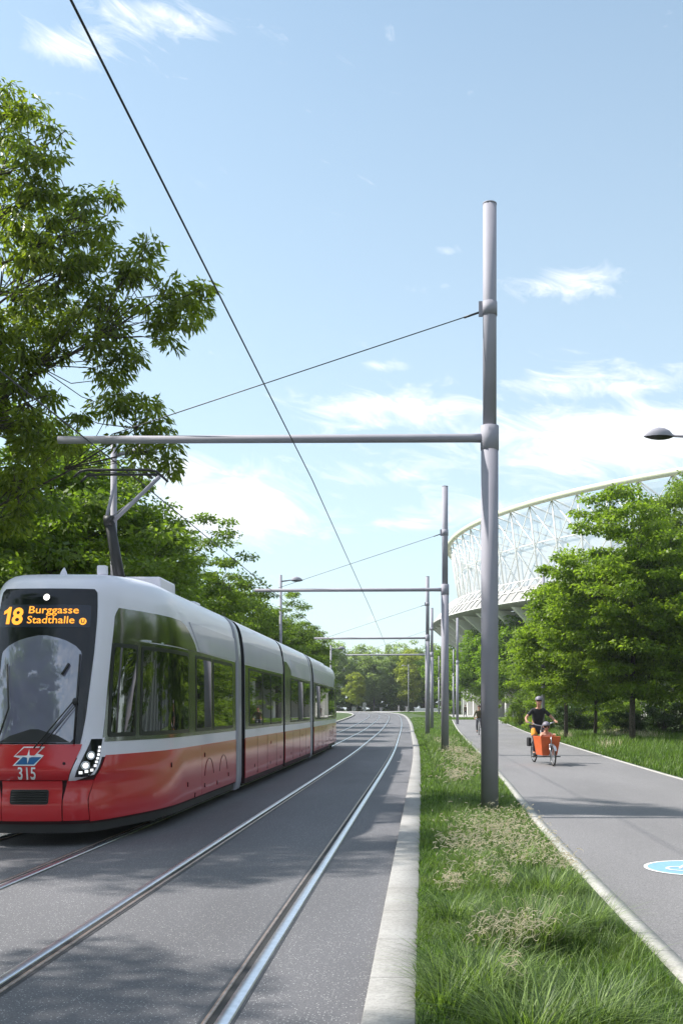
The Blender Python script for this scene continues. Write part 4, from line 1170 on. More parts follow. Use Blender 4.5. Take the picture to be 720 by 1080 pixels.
# long tussock grass and straw
def tuss(px, py, n, h, spread, r, wid=.006, lean=1.1):
    Y = 1.7*1060/(py-748); X = (px-446)/1060*Y
    x = X+r.normal(size=n)*spread; y = Y+r.normal(size=n)*spread
    keep = (x > kx(y)+.04) & (x < PLx(y)-.20); x, y = x[keep], y[keep]
    n2 = len(x)
    dirs = np.arctan2(y-Y, x-X)+r.normal(size=n2)*.6
    return blades(n2, None, None, lambda a, b, c: np.full(n2, h), lambda a, b: np.full(n2, wid), lean, None, '', r, seg=5, zf=zmed, pts=(x, y), dirs=dirs, arch=.45)
parts = []
for (px, py, n, h, s) in [(560, 1005, 1500, .42, .10), (615, 985, 900, .34, .10), (500, 1060, 900, .36, .12), (625, 1095, 900, .34, .12), (575, 950, 900, .34, .12), (520, 1010, 500, .30, .10), (480, 980, 400, .28, .10), (620, 940, 600, .30, .12), (470, 1080, 500, .30, .1), (560, 1120, 900, .4, .12),
                          (590, 900, 600, .28, .15), (545, 915, 600, .28, .15), (500, 920, 400, .24, .12)]:
    parts.append(tuss(px, py, int(n*.62), h, s, r, wid=.0085))
def xc_(y): return kx(y)+.35, PLx(y)-.16
parts.append(blades(5000, xc_, (4.5, 12), lambda x, y, r: .16+.10*patchn(x, y), lambda x, y: .0075, .9, None, '', r, seg=4, zf=zmed))
parts.append(blades(7000, xc_, (12, 24), lambda x, y, r: .17+.10*patchn(x, y), lambda x, y: .009, .8, None, '', r, seg=4, zf=zmed))
parts.append(blades(9000, lambda y: (kx(y)+.25, PLx(y)-.1), (24, 60), lambda x, y, r: .24+.12*patchn(x, y), lambda x, y: .02, .7, None, '', r, seg=3, zf=zmed))
V, F, T = join(parts)
tag(np_mesh('long_grass', V, F, M['grasslong'], None, T), 'tufts of long arching grass in the strip before the nearest mast', 'grass', kind='stuff')
# straw seed heads: curled dry stalks
def straw(px, py, n, spx, h0, r, curl=1.0, w=.006, L=.12, K=5, swirl=0.0):
    out = []
    Vs = []; Fs = []; Ts = []
    for _ in range(int(n*1.45)):
        qx = px+r.normal()*spx; qy = py+r.normal()*spx*.32
        if qy < 760: continue
        Y = (1.7-h0)*1060/(qy-748); X = (qx-446)/1060*Y
        if not (float(kx(Y))+.1 < X < float(PLx(Y))-.03): continue
        z = h0+r.normal()*.03; a = r.random()*6.283; el = r.normal()*.5+.2
        p = np.array([X, Y, z+gz(Y)]); pts_ = [p]
        turn = r.normal()*1.5*curl; st_ = L/7*(.5+.8*r.random())
        dr = swirl*(.5+r.random())*(1 if r.random() < .7 else -1)
        for k in range(K):
            a += turn*.5; el -= .45*curl*r.random() if not swirl else dr
            p = p+st_*np.array([math.cos(a)*math.cos(el), math.sin(a)*math.cos(el), math.sin(el)]); pts_.append(p)
        b = len(Vs)
        for k, q in enumerate(pts_):
            ww = w*(1-.1*k)
            Vs.append(q+np.array([0, 0, ww])); Vs.append(q-np.array([0, 0, ww])+np.array([ww*.5, 0, 0]))
        for k in range(K):
            i = b+2*k; Fs.append((i, i+1, i+3)); Fs.append((i, i+3, i+2))
        Ts += [r.random()]*(2*K+2)
    if not Vs: return None
    return np.array(Vs), np.array(Fs), np.array(Ts)
parts = []
for (px, py, n, s, h, w) in [(520, 872, 330, 28, .22, .005), (560, 890, 260, 28, .20, .0045), (490, 888, 160, 18, .18, .0045), (600, 906, 130, 18, .16, .0045), (535, 862, 220, 30, .22, .005), (525, 905, 60, 22, .18, .004), (477, 925, 60, 8, .2, .0035), (505, 915, 40, 10, .18, .0035), (530, 925, 30, 5, .2, .0035),
                             (640, 905, 60, 8, .14, .004),
                             (495, 800, 200, 14, .30, .010), (480, 790, 140, 8, .32, .010), (470, 780, 100, 6, .32, .012), (480, 815, 120, 10, .25, .009)]:
    q = straw(px, py, n, s, h, r, w=w, L=.13 if py > 850 else .2)
    if q is not None: parts.append(q)
for (px, py, n, sp3, h) in [(540, 975, 52, 14, .36), (560, 968, 36, 10, .38), (512, 972, 18, 9, .34), (500, 985, 10, 6, .32), (541, 1012, 16, 4.5, .34), (585, 962, 10, 6, .36), (480, 925, 12, 5, .22), (505, 905, 12, 6, .22), (530, 925, 10, 4, .22)]:
    q = straw(px, py, n, sp3, h, r, curl=.45, w=.0026 if py > 950 else .004, L=.15, K=10, swirl=.42)
    if q is not None: parts.append(q)
V, F, T = join(parts)
tag(np_mesh('dry_grass', V, F, M['straw'], None, T), 'curled straw coloured seed heads over the green strip', 'dry grass', kind='stuff')

# verge right of the path
def xr(y): return PRx(y)+.02, PRx(y)+4.0+y*.09
parts = []
hv = lambda x, y, r: .16+.34*np.clip((x-PRx(y))/1.6, 0, 1)*(.5+.5*patchn(x*.7, y*.5))
parts.append(blades(34000, xr, (19, 40), hv, lambda x, y: .022, .55, None, '', r))
parts.append(blades(32000, xr, (40, 75), hv, lambda x, y: .035, .55, None, '', r))
parts.append(blades(12000, xr, (75, 127), hv, lambda x, y: .06, .55, None, '', r))
V, F, T = join(parts)
tag(np_mesh('verge_grass', V, F, M['grass'], None, T), 'tall meadow grass along the right side of the path', 'grass', kind='stuff')
parts = []
parts.append(blades(9000, lambda y: (PRx(y)+.9, PRx(y)+6), (42, 75), lambda x, y, r: .55+0*x, lambda x, y: .022, .6, None, '', r))
V, F, T = join(parts); keep = None
sel = []
nb = len(V)//7
cen = V.reshape(nb, 7, 3)[:, 0]
ok = (np.sin(cen[:, 0]*1.1+.4)+np.sin(cen[:, 1]*.33+1.0)) > .55
Vb = V.reshape(nb, 7, 3)[ok].reshape(-1, 3); Tb = T.reshape(nb, 7)[ok].reshape(-1); n2 = int(ok.sum())
b = np.arange(n2)[:, None]*7
F3 = np.concatenate([b+np.array([[0, 1, 3]]), b+np.array([[0, 3, 2]]), b+np.array([[2, 3, 5]]), b+np.array([[2, 5, 4]]), b+np.array([[4, 5, 6]])])
tag(np_mesh('dry_grass', Vb, F3, M['straw'], None, Tb), 'straw coloured meadow grass under the right hand trees', 'dry grass', kind='stuff')
# far lawns
parts = []
parts.append(blades(9000, lambda y: (0*y-1.5, 0*y+22), (128, 141), lambda x, y, r: .14+0*x, lambda x, y: .10, .5, None, '', r))
parts.append(blades(12000, lambda y: (0*y+2.5-(y-144)*.12, 0*y+4.1), (144.5, 206), lambda x, y, r: .14+0*x, lambda x, y: .12, .5, None, '', r))
V, F, T = join(parts)
tag(np_mesh('far_grass', V, F, M['grass'], None, T), 'green lawn beside the crossing path far away', 'grass', kind='stuff')

# ------------------------------------------------------------------ people and bicycles
P_ = {}
P_['skin'] = plain('skin', (.48, .25, .17), .5, var=.06)
P_['black'] = plain('black_cloth', (.018, .018, .022), .85, var=.3, scale=12)
P_['orange'] = plain('orange_cloth', (.75, .30, .03), .8, var=.1)
P_['denim'] = plain('dark_trousers', (.035, .035, .05), .85, var=.3)
P_['helmet'] = plain('grey_helmet', (.20, .18, .22), .5, var=.05)
P_['hair'] = plain('hair', (.05, .03, .02), .7, var=.3)
P_['box'] = plain('orange_box', (.62, .115, .028), .55, 0, .1, var=.14, scale=6)
P_['metal'] = plain('bike_metal', (.42, .43, .46), .3, .7)
P_['tyre'] = plain('tyre', (.02, .02, .02), .8)
P_['pink'] = plain('salmon_cloth', (.72, .36, .26), .8, var=.1)
P_['brown'] = plain('olive_cloth', (.10, .085, .05), .8, var=.2)
def skin_obj(name, chains, mat, parent, sub=2, smooth=True):
    """chains: list of lists of (x,y,z,radius); equal points are shared"""
    vs = []; rs = []; es = []; key = {}
    def idx(p):
        k = (round(p[0], 4), round(p[1], 4), round(p[2], 4))
        if k not in key: key[k] = len(vs); vs.append(p[:3]); rs.append(p[3])
        return key[k]
    for c in chains:
        ii = [idx(p) for p in c]
        for a, b in zip(ii[:-1], ii[1:]): es.append((a, b))
    me = bpy.data.meshes.new(name); me.from_pydata(vs, es, [])
    o = bpy.data.objects.new(name, me); COL.objects.link(o)
    md = o.modifiers.new('skin', 'SKIN'); sl = me.skin_vertices[0]
    for i, rr_ in enumerate(rs):
        q = rr_ if isinstance(rr_, tuple) else (rr_, rr_)
        sl.data[i].radius = q
    sl.data[0].use_root = True
    sb = o.modifiers.new('sub', 'SUBSURF'); sb.levels = sub; sb.render_levels = sub
    bpy.context.view_layer.update()
    dg = bpy.context.evaluated_depsgraph_get()
    m2 = bpy.data.meshes.new_from_object(o.evaluated_get(dg)); m2.name = name
    bpy.data.objects.remove(o)
    m2.polygons.foreach_set('use_smooth', [True]*len(m2.polygons))
    m2.materials.clear(); m2.materials.append(mat)
    o = bpy.data.objects.new(name, m2); COL.objects.link(o); o.parent = parent
    return o
def mirror(c): return [(-p[0],)+tuple(p[1:]) for p in c]
def lerp(a, b, t): return tuple(a[i]+(b[i]-a[i])*t for i in range(3))
def hand_chains(wrist, d, side_, palm=.045, curl=-.6):
    """palm and five fingers from a wrist along direction d"""
    d = Vector(d).normalized(); up = Vector((0, 0, 1)); s = d.cross(up).normalized()*side_
    w = Vector(wrist[:3]); pc = w+d*.05
    out = [[wrist, (*pc, .03)]]
    for k, L in enumerate((.065, .075, .07, .055)):
        b = pc+d*.03+s*(k-1.5)*.021; m_ = b+d*L*.5+Vector((0, 0, -.012)); e = m_+d*L*.25+Vector((0, 0, -.03))
        out.append([(*pc, .03), (*b, .010), (*m_, .009), (*e, .008)])
    b = pc-s*.035; out.append([(*pc, .03), (*b, .012), (*(b+d*.03-s*.012+Vector((0, 0, -.015))), .010)])
    return out
def face(parent, c, r_, helmet=None, hair=True, facing=-1):
    x, y, z = c
    mb = MB()
    for s in (-1, 1): mb.ell((x+s*.032, y+facing*.088*r_, z+.01), (.012, .008, .008), 8, 6)
    mb.build('eye', P_['hair'], parent)
    mb = MB(); mb.ell((x, y+facing*.1*r_, z-.02), (.014, .022, .026), 8, 6); mb.build('nose', P_['skin'], parent)
    mb = MB(); mb.ell((x, y+facing*.09*r_, z-.062), (.028, .01, .008), 8, 6); mb.build('mouth', P_['pink'], parent)
    mb = MB()
    for s in (-1, 1): mb.ell((x+s*.08, y, z-.005), (.014, .022, .032), 8, 6)
    mb.build('ear', P_['skin'], parent)
    if hair:
        mb = MB(); mb.ell((x, y-facing*.018, z+.025), (.088, .102, .112), 14, 10); mb.build('hair', P_['hair'], parent)
    if helmet:
        mb = MB(); n = 16; v = []; f = []
        for j in range(7):
            ph = math.pi*.52*j/6
            for i in range(n):
                th = 2*math.pi*i/n; v.append((x+.108*math.sin(ph)*math.cos(th), y-facing*.01+.14*math.sin(ph)*math.sin(th), z+.045+.105*math.cos(ph)))
        for j in range(6):
            for i in range(n): f.append((j*n+i, (j+1)*n+i, (j+1)*n+(i+1) % n, j*n+(i+1) % n))
        mb.add(v, f, True); mb.tube([(x-.075, y, z+.02), (x-.06, y+facing*.05, z-.09), (x+.06, y+facing*.05, z-.09), (x+.075, y, z+.02)], .006, 5)
        mb.build('helmet', helmet, parent)

def rider(label, loc_, rz, sc, shirt, legs, hands, seat_z=.98, helmet=None, hipy=.72, lean=.14, pedal=((-.11, .45, .22), (.11, .5, .52)), shorts=None, group=None, sleeves='short'):
    root = empty('person', loc_, rz, label=label, cat='person', group=group); root.scale = (sc,)*3
    hz = seat_z+.05; hip = (0, hipy, hz, .14)
    waist = (0, hipy-lean*.4, hz+.22, .125); chest = (0, hipy-lean*.9, hz+.42, .145); neckb = (0, hipy-lean*1.15, hz+.555, .062)
    neck = (0, hipy-lean*1.25, hz+.60, .055); chin = (0, hipy-lean*1.35-.01, hz+.665, (.070, .075)); head = (0, hipy-lean*1.35, hz+.755, (.085, .095)); crown = (0, hipy-lean*1.35+.01, hz+.815, (.070, .080))
    ch = [[hip, waist, chest, neckb, neck, chin, head, crown]]
    arms = []
    for s, (hx, hy, hzz) in zip((-1, 1), hands):
        sh_ = (s*.175, hipy-lean*.95, hz+.49, .055)
        el = ((sh_[0]+hx)/2+s*.10, (sh_[1]+hy)/2+.04, (sh_[2]+hzz)/2-.07, .040)
        wr = (hx, hy, hzz, .027)
        arms.append((sh_, el, wr))
        ch.append([chest, sh_, (*lerp(sh_, el, .5), .046), el, (*lerp(el, wr, .5), .034), wr])
        ch += hand_chains(wr, (0.05*s, -1, -.15), s)
    legc = []
    for s, (fx, fy, fz) in zip((-1, 1), pedal):
        th = (s*.10, hipy-.03, hz-.05, .085)
        kn = (s*.13, (hipy+fy)/2-.28+(.0 if fz > .4 else .12), (hz+fz)/2+(.14 if fz > .4 else .04), .058)
        an = (fx, fy, fz+.08, .036); toe = (fx, fy-.17, fz+.02, .030)
        ch.append([hip, th, (*lerp(th, kn, .5), .072), kn, (*lerp(kn, an, .4), .052), an, toe]); legc.append((th, kn, an, toe))
    body = skin_obj('person', ch, P_['skin'], root); body.name = 'body'
    g = .012
    tc_ = [[(0, hipy, hz+.0, .165), (*waist[:3], .160), (*chest[:3], .168), (neckb[0], neckb[1], neckb[2]-.015, .078)]]
    for a in arms:
        sh_, el, wr = a; e_ = (*lerp(sh_, el, .75), .056) if sleeves == 'short' else None
        c_ = [(*chest[:3], .160), (*sh_[:3], .068)]
        if e_: c_.append(e_)
        else: c_ += [(*el[:3], .052), (*lerp(el, wr, .85), .038)]
        tc_.append(c_)
    o = skin_obj('shirt', tc_, shirt, root)
    lc = []
    for (th, kn, an, toe) in legc:
        lc.append([(0, hipy, hz-.01, .150), (*th[:3], .098), (*lerp(th, kn, .5), .085), (*kn[:3], .070), (*lerp(kn, an, .4), .062), (*lerp(kn, an, .92), .046)])
    skin_obj('trousers', lc, legs, root)
    if shorts:
        lc = [[(0, hipy, hz, .156), (*th[:3], .106), (*lerp(th, kn, .75), .098)] for th, kn, an, toe in legc[:1]]; skin_obj('shorts', lc, shorts, root)
    mb = MB()
    for th, kn, an, toe in legc: mb.ell(((an[0]+toe[0])/2, (an[1]+toe[1])/2, toe[2]+.02), (.048, .14, .045), 12, 8)
    mb.build('shoe', P_['black'], root)
    face(body, head[:3], 1.0, helmet)
    for c_ in list(body.children): c_.parent = root
    return root

def wheel(bike, y, r_, name='wheel', x=0):
    mb = MB(); mb.torus((x, y, r_), r_-.022, .024, 'x', 36, 8); w = mb.build(name, P_['tyre'], bike)
    mb = MB(); mb.torus((x, y, r_), r_-.05, .009, 'x', 36, 6)
    for k in range(12):
        a = k*math.pi/6; mb.tube([(x, y, r_), (x, y+(r_-.05)*math.cos(a), r_+(r_-.05)*math.sin(a))], .0025, 4)
    mb.tube([(x-.04, y, r_), (x+.04, y, r_)], .022, 10); mb.build('rim', P_['metal'], w)
# cargo bike, front towards the camera (local -y)
YB = 31.0; XB = 3.72; yaw = R(8); bs = 1.09
bike = empty('cargo_bike', (XB, YB, gz(YB)+.006), yaw, label='cargo bicycle with a bright orange front box coming down the path', cat='cargo bike'); bike.scale = (bs,)*3
wheel(bike, -.98, .26); wheel(bike, 1.12, .33)
mb = MB(); mb.tube([(0, -.74, .30), (0, .10, .24), (0, .62, .34), (0, 1.12, .33)], .026, 10); mb.tube([(0, .62, .34), (0, .78, .90)], .022, 10); mb.tube([(0, .62, .34), (0, .30, .95)], .022, 10); mb.tube([(0, .78, .80), (0, 1.12, .33)], .014, 8); mb.tube([(0, -.74, .30), (0, -.72, .62)], .022, 8)
mb.build('frame', P_['metal'], bike)
mb = MB()
for s in (-1, 1): mb.tube([(s*.05, -.98, .26), (s*.06, -.80, .58)], .015, 8)
mb.tube([(-.06, -.80, .58), (.06, -.80, .58)], .018, 8); mb.tube([(0, -.80, .56), (0, -.76, .80)], .016, 8); mb.build('fork', P_['metal'], bike)
# mudguard strip
mb = MB()
for k in range(9):
    a0 = R(40+k*12); a1 = R(40+(k+1)*12)
    p = [(x, -.98+.30*math.cos(a), .26+.30*math.sin(a)) for a in (a0, a1) for x in (-.035, .035)]
    q = [(x, -.98+.306*math.cos(a), .26+.306*math.sin(a)) for a in (a0, a1) for x in (-.035, .035)]
    mb.add(p+q, [(0, 1, 3, 2), (4, 6, 7, 5), (0, 4, 5, 1), (2, 3, 7, 6), (0, 2, 6, 4), (1, 5, 7, 3)])
mb.build('mudguard', P_['metal'], bike)
# box: tapered tub, open top
def tub(mb, z0, z1, a0, a1, t=.02):
    """a = (half width, y front, y back)"""
    def rg(a, z, i=0): return [(-a[0]+i, a[1]+i, z), (a[0]-i, a[1]+i, z), (a[0]-i, a[2]-i, z), (-a[0]+i, a[2]-i, z)]
    v = rg(a0, z0)+rg(a1, z1)+rg(a1, z1, t)+rg(a0, z0+.02, t)
    f = [(0, 1, 2, 3)]+[(i, (i+1) % 4, 4+(i+1) % 4, 4+i) for i in range(4)]+[(4+i, 4+(i+1) % 4, 8+(i+1) % 4, 8+i) for i in range(4)]+[(8+i, 8+(i+1) % 4, 12+(i+1) % 4, 12+i) for i in range(4)]+[(12, 13, 14, 15)]
    mb.add(v, f)
mb = MB(); tub(mb, .27, .80, (.21, -.62, .08), (.285, -.74, .16)); mb.build('cargo_box', P_['box'], bike, .012)
mb = MB(); mb.tube([(-.30, .30, 1.16), (-.14, .22, 1.10), (0, .24, 1.08), (.14, .22, 1.10), (.30, .30, 1.16)], .014, 8); mb.tube([(0, .30, .95), (0, .24, 1.09)], .02, 8)
for s in (-1, 1): mb.tube([(s*.26, .28, 1.15), (s*.44, .36, 1.20)], .018, 8)
mb.build('handlebar', P_['metal'], bike)
mb = MB(); mb.ell((0, .80, .945), (.08, .14, .035)); mb.tube([(0, .78, .85), (0, .79, .93)], .016, 8); mb.build('saddle', P_['black'], bike)
mb = MB(); mb.tube([(-.13, .62, .34), (.13, .62, .34)], .014, 8); mb.box((-.13, .60, .2), (.09, .1, .02)); mb.box((.13, .66, .50), (.09, .1, .02)); mb.tube([(-.1, .62, .34), (-.1, .6, .2)], .012, 6); mb.tube([(.1, .62, .34), (.1, .66, .5)], .012, 6); mb.build('pedals', P_['tyre'], bike)
mb = MB(); mb.box((-.16, 1.10, .60), (.09, .26, .26)); mb.build('pannier', P_['black'], bike, .03)
mb = MB(); mb.tube([(-.42, -.2, .22), (.42, -.2, .22)], .015, 8); mb.build('stand_bar', P_['tyre'], bike)
rd = rider('adult in a black t-shirt and grey helmet riding the orange cargo bike', (XB, YB, gz(YB)+.006), yaw, bs, P_['black'], P_['denim'], [(-.42, .34, 1.22), (.42, .34, 1.22)], helmet=P_['helmet'], hipy=.78, lean=.16, shorts=P_['orange'], pedal=((-.13, .62, .22), (.13, .68, .52)))
# child in the box
kid = empty('person', (XB, YB, gz(YB)+.006+.07), yaw, label='small child with a grey helmet and salmon top in the orange box', cat='person'); kid.scale = (bs,)*3
hip = (0, -.22, .50, .10)
ch = [[hip, (0, -.22, .64, .09), (0, -.23, .78, .10), (0, -.24, .87, .045), (0, -.25, .93, (.06, .065)), (0, -.25, 1.0, (.075, .082)), (0, -.245, 1.05, (.06, .07))]]
for s in (-1, 1):
    ch.append([(0, -.23, .78, .10), (s*.12, -.24, .80, .038), (s*.19, -.34, .72, .030), (s*.14, -.50, .80, .022)])
    ch += hand_chains((s*.14, -.50, .80, .022), (0, -1, 0), s)
    ch.append([hip, (s*.07, -.30, .48, .055), (s*.10, -.50, .56, .045), (s*.09, -.56, .40, .03)])
kb = skin_obj('body', ch, P_['skin'], kid)
skin_obj('shirt', [[(0, -.22, .52, .112), (0, -.22, .64, .104), (0, -.23, .78, .115), (0, -.238, .86, .058)]]+[[(0, -.23, .78, .115), (s*.12, -.24, .80, .05), (s*.18, -.33, .73, .042)] for s in (-1, 1)], P_['pink'], kid)
face(kid, (0, -.25, 1.0), .85, P_['helmet'])

def bicycle(label, loc_, rz, s=1.0, group=None):
    b = empty('bicycle', loc_, rz, label=label, cat='bicycle', group=group); b.scale = (s,)*3
    wheel(b, -.45, .34); wheel(b, .60, .34)
    mb = MB(); mb.tube([(0, .10, .30), (0, -.28, .82)], .018, 8); mb.tube([(0, .10, .30), (0, .25, .88)], .018, 8); mb.tube([(0, .2, .75), (0, -.27, .80)], .016, 8); mb.tube([(0, .10, .30), (0, .60, .34)], .012, 6); mb.tube([(0, .22, .8), (0, .60, .34)], .012, 6)
    mb.build('frame', P_['tyre'], b)
    mb = MB(); mb.tube([(0, -.26, .95), (0, -.28, .80), (0, -.45, .34)], .016, 8); mb.build('fork', P_['metal'], b)
    mb = MB(); mb.tube([(-.28, -.16, 1.02), (-.1, -.26, 1.0), (.1, -.26, 1.0), (.28, -.16, 1.02)], .014, 8); mb.build('handlebar', P_['metal'], b)
    mb = MB(); mb.ell((0, .28, .93), (.07, .13, .03)); mb.build('saddle', P_['black'], b)
    mb = MB(); mb.tube([(-.12, .10, .30), (.12, .10, .30)], .012, 6); mb.box((-.12, .1, .16), (.08, .1, .02)); mb.box((.12, .1, .44), (.08, .1, .02)); mb.build('pedals', P_['tyre'], b)
    return b
y2 = 66; x2 = 3.66
bicycle('black bicycle further up the path beside the near mast', (x2, y2, gz(y2)+.006), R(-3), 1.05)
rider('cyclist in brown clothes further up the path beside the near mast', (x2, y2, gz(y2)+.006), R(-3), 1.05, P_['brown'], P_['denim'], [(-.25, -.14, 1.05), (.25, -.14, 1.05)], seat_z=.95, hipy=.26, lean=.2, pedal=((-.12, .12, .16), (.12, .14, .45)), sleeves='long')

def walker(label, loc_, rz, shirt, legs):
    root = empty('person', loc_, rz, label=label, cat='person')
    hip = (0, 0, .92, .135); waist = (0, 0, 1.12, .12); chest = (0, -.01, 1.34, .14); nb = (0, -.01, 1.47, .06); nk = (0, -.015, 1.52, .052)
    ch = [[hip, waist, chest, nb, nk, (0, -.03, 1.58, (.068, .075)), (0, -.025, 1.67, (.083, .093)), (0, -.015, 1.73, (.068, .078))]]
    A = []; Lg = []
    for s in (-1, 1):
        a = [(s*.17, 0, 1.41, .052), (s*.22, s*.06, 1.14, .038), (s*.23, s*.16-.04, .92, .026)]; A.append(a)
        ch.append([chest]+a); ch += hand_chains(a[-1], (0, -.2, -1), s) if False else []
        w = Vector(a[-1][:3])
        for k in range(4): ch.append([a[-1], (w.x, w.y+(k-1.5)*.018, w.z-.09, .016), (w.x-s*.01, w.y+(k-1.5)*.02, w.z-.15, .008)])
        ch.append([a[-1], (w.x-s*.02, w.y-.035, w.z-.06, .011)])
        l = [(s*.09, 0, .86, .085), (s*.10, -s*.14-.04, .50, .056), (s*.10, -s*.26+.06, .10, .036), (s*.10, -s*.26-.08, .04, .03)]; Lg.append(l); ch.append([hip]+l)
    skin_obj('body', ch, P_['skin'], root)
    skin_obj('shirt', [[(0, 0, .90, .145), (*waist[:3], .135), (*chest[:3], .155), (0, -.01, 1.455, .075)]]+[[(*chest[:3], .155), (*a[0][:3], .066), (*a[1][:3], .05), (*lerp(a[1], a[2], .85), .036)] for a in A], shirt, root)
    skin_obj('trousers', [[(0, 0, .9, .148), (*l[0][:3], .098), (*l[1][:3], .070), (*lerp(l[1], l[2], .95), .048)] for l in Lg], legs, root)
    mb = MB()
    for l in Lg: mb.ell((l[3][0], l[3][1]+.03, .045), (.045, .13, .045), 10, 6)
    mb.build('shoe', P_['black'], root)
    face(root, (0, -.025, 1.67), .95)
    return root
walker('distant pedestrian in dark clothes on the crossing path', (6.1, 146, gz(146)), R(20), P_['brown'], P_['denim'])

# ------------------------------------------------------------------ air
hz = MB(); hz.box((0, 0, 0), (1, 1, 1)); 
mh = bpy.data.materials.new('haze_air'); mh.use_nodes = True; nt = mh.node_tree; nt.nodes.remove(nt.nodes['Principled BSDF'])
pv = nt.nodes.new('ShaderNodeVolumePrincipled'); pv.inputs['Color'].default_value = (.88, .93, 1, 1); pv.inputs['Density'].default_value = .00026; pv.inputs['Anisotropy'].default_value = .2
nt.links.new(pv.outputs[0], nt.nodes['Material Output'].inputs['Volume'])
HAZE = True
if HAZE:
    ho_ = hz.build('haze', mh); ho_.location = (0, 1460, 18); ho_.scale = (3040, 3100, 38); tag(ho_, kind='stuff')

# ------------------------------------------------------------------ light and sky
SUN_EL = 48; sd = Vector((-1, .14, 0)).normalized()*math.cos(R(SUN_EL)); sd.z = math.sin(R(SUN_EL))
ld = bpy.data.lights.new('sun', 'SUN'); ld.energy = 4.8; ld.angle = R(.9); ld.color = (1, .96, .89)
lo = bpy.data.objects.new('sun', ld); COL.objects.link(lo); lo.rotation_euler = (-sd).to_track_quat('-Z', 'Y').to_euler(); lo.location = (-30, 5, 40)
w = bpy.data.worlds.new('World'); S.world = w; w.use_nodes = True; nt = w.node_tree
bg = nt.nodes['Background']; bg.inputs['Strength'].default_value = .15
sk = nt.nodes.new('ShaderNodeTexSky'); sk.sky_type = 'NISHITA'; sk.sun_disc = False; sk.sun_elevation = R(SUN_EL); sk.sun_rotation = R(278); sk.air_density = 1.0; sk.dust_density = 1.2; sk.ozone_density = 1.5
tc = nt.nodes.new('ShaderNodeTexCoord')
sx = nt.nodes.new('ShaderNodeSeparateXYZ'); nt.links.new(tc.outputs['Generated'], sx.inputs[0])
def mth(op, a, b=None, c=None):
    n = nt.nodes.new('ShaderNodeMath'); n.operation = op
    for i, q in enumerate((a, b, c)):
        if q is None: continue
        if isinstance(q, (int, float)): n.inputs[i].default_value = q
        else: nt.links.new(q, n.inputs[i])
    return n.outputs[0]
az = mth('ARCTAN2', sx.outputs[0], sx.outputs[1]); el = mth('ARCSINE', sx.outputs[2])
def blob(px, py, sxp, syp, k=1.0):
    dx, dz = (px-446)/1060, (748-py)/1060
    a = math.atan2(dx, 1); e = math.atan2(dz, math.hypot(dx, 1))
    u = mth('DIVIDE', mth('SUBTRACT', az, a), sxp/1060/(1+dx*dx)); v = mth('DIVIDE', mth('SUBTRACT', el, e), syp/1060/(1+dz*dz))
    s = mth('ADD', mth('MULTIPLY', u, u), mth('MULTIPLY', v, v))
    return mth('MULTIPLY', mth('EXPONENT', mth('MULTIPLY', s, -1.0)), k)
blobs = [(75, 50, 60, 22, .9), (165, 18, 75, 22, .85), (600, 300, 62, 18, .85), (240, 535, 95, 42, 1.25), (190, 500, 60, 26, 1.0), (420, 432, 110, 22, .95), (640, 405, 150, 20, .85), (660, 465, 190, 42, 1.15), (410, 384, 26, 7, .7), (330, 545, 70, 18, .6), (430, 552, 60, 10, .6), (475, 265, 12, 8, .45), (430, 500, 140, 22, .6), (520, 540, 120, 20, .6)]
acc = None
for b in blobs:
    o = blob(*b); acc = o if acc is None else mth('MAXIMUM', acc, o)
# elsewhere: scattered clouds away from the view
away = mth('GREATER_THAN', mth('ABSOLUTE', az), .6)
acc = mth('MAXIMUM', acc, mth('MULTIPLY', away, .55))
cv = nt.nodes.new('ShaderNodeCombineXYZ'); nt.links.new(mth('MULTIPLY', az, 9.0), cv.inputs[0]); nt.links.new(mth('ADD', mth('MULTIPLY', el, 26.0), mth('MULTIPLY', az, 5.0)), cv.inputs[1])
nz = nt.nodes.new('ShaderNodeTexNoise'); nz.inputs['Scale'].default_value = 1.5; nz.inputs['Detail'].default_value = 9; nz.inputs['Roughness'].default_value = .68; nz.inputs['Distortion'].default_value = 1.1
nt.links.new(cv.outputs[0], nz.inputs['Vector'])
d = mth('ADD', acc, mth('MULTIPLY', mth('SUBTRACT', nz.outputs['Fac'], .5), 2.3))
cr_ = ramp(nt, [(.30, (0, 0, 0)), (.60, (.30, .30, .30)), (.85, (.7, .7, .7)), (1.0, (.95, .95, .95))]); nt.links.new(d, cr_.inputs['Fac'])
fac = mth('MULTIPLY', cr_.outputs['Color'], mth('GREATER_THAN', sx.outputs[2], -.01))
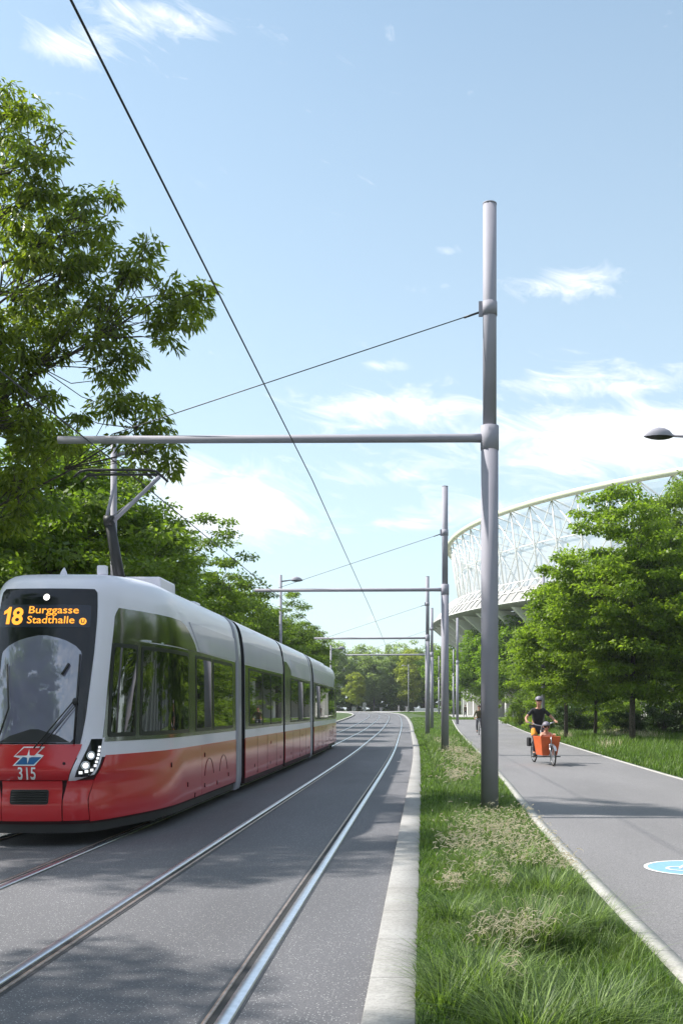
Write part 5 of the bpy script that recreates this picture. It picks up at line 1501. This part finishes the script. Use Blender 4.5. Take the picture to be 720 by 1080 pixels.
# thin veil: paler towards the horizon
veil = nt.nodes.new('ShaderNodeMapRange'); veil.inputs['From Min'].default_value = .0; veil.inputs['From Max'].default_value = .75; veil.inputs['To Min'].default_value = .62; veil.inputs['To Max'].default_value = .12
nt.links.new(el, veil.inputs['Value'])
mv = nt.nodes.new('ShaderNodeMix'); mv.data_type = 'RGBA'; nt.links.new(veil.outputs[0], mv.inputs['Factor']); tn = nt.nodes.new('ShaderNodeMix'); tn.data_type = 'RGBA'; tn.blend_type = 'MULTIPLY'; tn.inputs['Factor'].default_value = 1; nt.links.new(sk.outputs[0], tn.inputs[6]); tn.inputs[7].default_value = (.86, 1.0, .94, 1); nt.links.new(tn.outputs[2], mv.inputs[6]); mv.inputs[7].default_value = (4.15, 4.75, 5.05, 1)
mc = nt.nodes.new('ShaderNodeMix'); mc.data_type = 'RGBA'; nt.links.new(fac, mc.inputs['Factor']); nt.links.new(mv.outputs[2], mc.inputs[6]); mc.inputs[7].default_value = (5.6, 5.75, 5.95, 1)
nt.links.new(mc.outputs[2], bg.inputs['Color'])

# ------------------------------------------------------------------ camera and output
cd = bpy.data.cameras.new('camera'); cam = bpy.data.objects.new('camera', cd); COL.objects.link(cam)
cam.location = (0, 0, 1.7); cam.rotation_euler = (R(90), 0, 0)
cd.sensor_fit = 'VERTICAL'; cd.sensor_height = 36; cd.sensor_width = 36; cd.lens = 36*1060/1080
cd.shift_x = -86/1080; cd.shift_y = 208/1080; cd.clip_end = 6000; cd.clip_start = .05
S.camera = cam
S.view_settings.view_transform = 'Standard'; S.view_settings.look = 'None'; S.view_settings.gamma = 1; S.view_settings.exposure = .62
S.render.engine = 'CYCLES'
cy = S.cycles
cy.max_bounces = 7; cy.diffuse_bounces = 3; cy.glossy_bounces = 4; cy.transmission_bounces = 4; cy.transparent_max_bounces = 12; cy.volume_bounces = 0
cy.use_denoising = True; cy.denoiser = 'OPENIMAGEDENOISE'; cy.sample_clamp_indirect = 6
cy.caustics_reflective = False; cy.caustics_refractive = False
